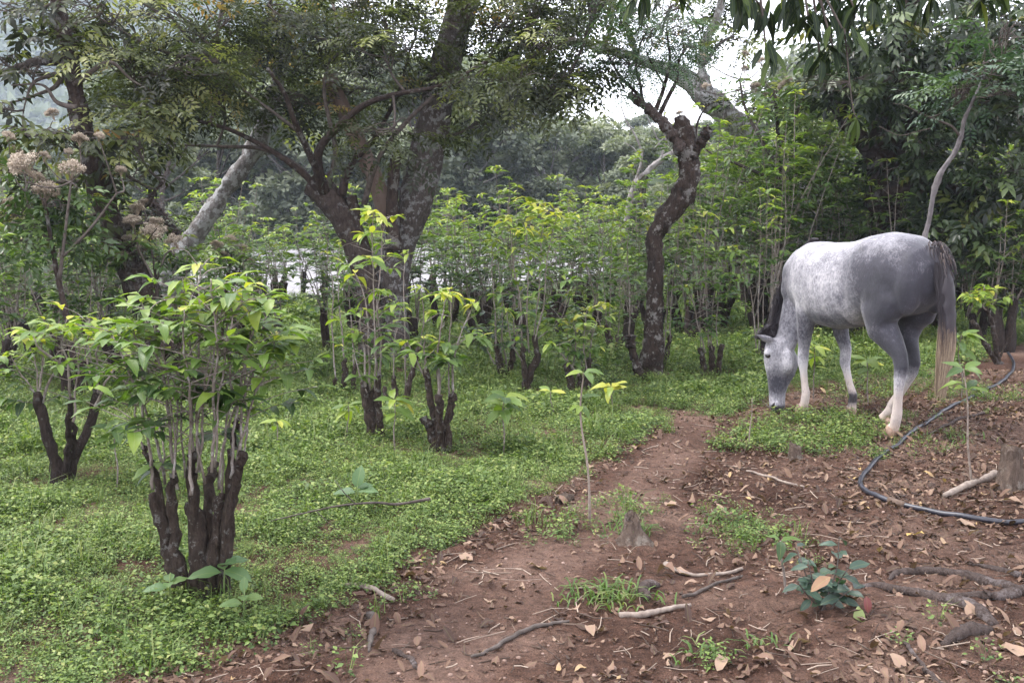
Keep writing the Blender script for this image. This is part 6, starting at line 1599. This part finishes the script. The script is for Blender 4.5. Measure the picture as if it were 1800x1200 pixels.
def litter():
    r = np.random.default_rng(55)
    labs = ["dark brown curled dry leaf lying on the dirt", "reddish brown dry leaf lying on the dirt", "brown dry leaf with a lighter edge lying on the dirt", "pale tan dry leaf lying on the dirt", "yellow fallen leaf lying on the dirt"]
    def dens_ok(x, y, px, py):
        if inside(MEADOW, np.array([x]), np.array([y]))[0]: return 0.0
        d = float(edge_dist(EDGE, np.array([x]), np.array([y]))[0])
        w = .34 + .9 * math.exp(-(d / .22) ** 2)                       # blown against the weeds
        if px > 1230 and py < 1000: w += .55
        if px > 1480 and py < 900: w += .6
        if px > 1550 and py > 1080: w += .5
        pd = float(path_dist(x, y)[0])
        return w * (.45 if pd < .8 else 1.0)
    spots = []
    for px, py, k, a, s in [(1405, 1142, 3, -.9, .13), (1265, 1172, 3, -.4, .125), (1610, 945, 4, .5, .11), (720, 1015, 2, .2, .12), (860, 1028, 1, -.1, .11), (1200, 1010, 3, .4, .11), (985, 885, 2, .1, .12), (1120, 788, 3, .5, .13), (530, 1112, 3, -.6, .12), (1040, 1112, 3, .1, .10), (1340, 1172, 2, .5, .11), (1575, 1172, 3, .2, .13), (945, 1000, 3, 1.2, .10), (1180, 890, 3, .1, .13), (1215, 885, 2, -.3, .12), (1700, 925, 3, .5, .12), (1780, 885, 3, .9, .12), (820, 985, 3, .4, .12), (1170, 1015, 2, .6, .12), (1790, 1150, 3, .7, .12)]:
        g = G(px, py); spots.append((g[0], g[1], k, a, s))
    while len(spots) < 290:
        px, py = r.uniform(200, 1800), 700 + 500 * r.random() ** .75; g = G(px, py); y = g[1]
        if r.random() * 1.6 < dens_ok(g[0], y, px, py): spots.append((g[0], y, int(r.choice(4, p=[.26, .36, .24, .14])), r.random() * 6.28, .034 + .048 * r.random() ** 1.5))
    for x, y, k, a, s in spots:
        o = tag(link("fallen_leaf", DRY[k][r.integers(0, 4)][0]), labs[k], "leaf", "fallen leaves: " + ["dark brown", "reddish", "brown", "tan", "yellow"][k])
        o.location = (x, y, float(H(x, y)) + .003); o.rotation_euler = (r.normal(0, .18), r.normal(0, .18), a); o.scale = (s, s, s)
    # the finer litter: leaf scraps, straws, pebbles
    m = MB(); n = 36000
    x = r.uniform(-2.6, 5.2, n * 3); y = 2.9 + 7.2 * r.random(n * 3) ** 1.7
    d = edge_dist(EDGE, x, y); ins = inside(MEADOW, x, y); px, py = proj_many(x, y)
    w = .22 + .8 * np.exp(-(d / .2) ** 2) + .5 * ((px > 1230) & (py < 1000)) + .7 * ((px > 1480) & (py < 900)) + .4 * ((px > 1500) & (py > 1080))
    w = w * (.55 + .6 * np.clip(wob(x, y, 1.7, 4) + .3, 0, 1))
    w = w * np.where(path_dist(x, y) < .85, .55, 1.0)
    k = (~ins) & (r.random(n * 3) * 1.5 < w); x, y = x[k], y[k]; N = len(x); ix = r.integers(0, 20, N)
    for q in range(20):
        s = ix == q; 
        pr = DRY[q // 4 if q // 4 < 4 else 1][q % 4][1]; K = s.sum(); a = r.random(K) * 6.28
        big = .014 + .050 * r.random(K) ** 2.0
        m.scatter((pr[0], pr[1], None, pr[3]), np.stack([x[s], y[s], H(x[s], y[s]) + .001], -1), np.stack([np.cos(a), np.sin(a), r.normal(0, .12, K)], -1), np.stack([r.normal(0, .22, K), r.normal(0, .22, K), np.ones(K)], -1), big, np.clip(r.normal(.36, .24, K), 0, .9))
    m.build("leaf_litter", M_DRY, kind="stuff")
    m = MB()
    for k in range(2600):
        X = r.uniform(-2.2, 5.0); Y = 3.0 + 6.5 * r.random() ** 1.2
        if inside(MEADOW, np.array([X]), np.array([Y]))[0]: continue
        a = r.random() * 3.14; l = .02 + .09 * r.random() ** 2; e = np.array([math.cos(a), math.sin(a)]) * l; b = np.array([X, Y])
        pp = np.array([b - e, b + r.normal(0, l * .15, 2), b + e]); m.tube(np.column_stack([pp, H(pp[:, 0], pp[:, 1]) + .003 + np.abs(r.normal(0, .004, 3))]), .0009 + .0022 * r.random(), 3, c=r.random(), cap=False)
    m.build("straw", plain_mat("straw", (.055, .038, .03), (.32, .25, .20), 20, .85, .2, 0, True), kind="stuff")
    m = MB(); ico = MB(); blob(ico, (0, 0, 0), (1, 1, .7), None, 7); pv, pq, pt = np.concatenate(ico.v), np.concatenate(ico.q), np.concatenate(ico.t)
    n = 17000; x = r.uniform(-2.2, 4.6, n); y = 3.0 + 6 * r.random(n) ** 1.6; k = ~inside(MEADOW, x, y); x, y = x[k], y[k]; n = len(x); a = r.random(n) * 6.28
    m.scatter((pv, pq, pt, np.zeros((len(pv), 2))), np.stack([x, y, H(x, y) + .001], -1), np.stack([np.cos(a), np.sin(a), 0 * a], -1), np.stack([r.normal(0, .3, n), r.normal(0, .3, n), np.ones(n)], -1), .002 + .009 * r.random(n) ** 3.5, np.clip(r.normal(.30, .2, n) + .25 * (r.random(n) < .01), 0, 1))
    m.build("pebbles", plain_mat("pebble", (.065, .036, .026), (.27, .19, .155), 30, .9, .2, 0, True), kind="stuff")

def proj_many(x, y):
    p = np.stack([x, y, H(x, y)], -1) - CO; d = p @ CF
    return 900 + 1750 * p[:, 0] / d, 600 - 1750 * (p @ CU) / d
litter()
# ---------------------------------------------------------------- damp air
def haze():
    m, nt, out = new_mat("haze_air")
    v = nd(nt, "ShaderNodeVolumePrincipled"); v.inputs["Color"].default_value = (.74, .84, 1.0, 1); v.inputs["Density"].default_value = 0.0007
    v.inputs["Anisotropy"].default_value = .1
    nt.links.new(v.outputs[0], out.inputs["Volume"])
    x, y0, y1, z0, z1 = 440, -40, 640, -9, 265
    V = [(sx, sy, sz) for sx in (-x, x) for sy in (y0, y1) for sz in (z0, z1)]
    me = bpy.data.meshes.new("haze"); me.from_pydata(V, [], [(0, 1, 3, 2), (4, 6, 7, 5), (0, 4, 5, 1), (2, 3, 7, 6), (0, 2, 6, 4), (1, 5, 7, 3)]); me.materials.append(m); me.update()
    link("haze", me, kind="stuff")
haze()
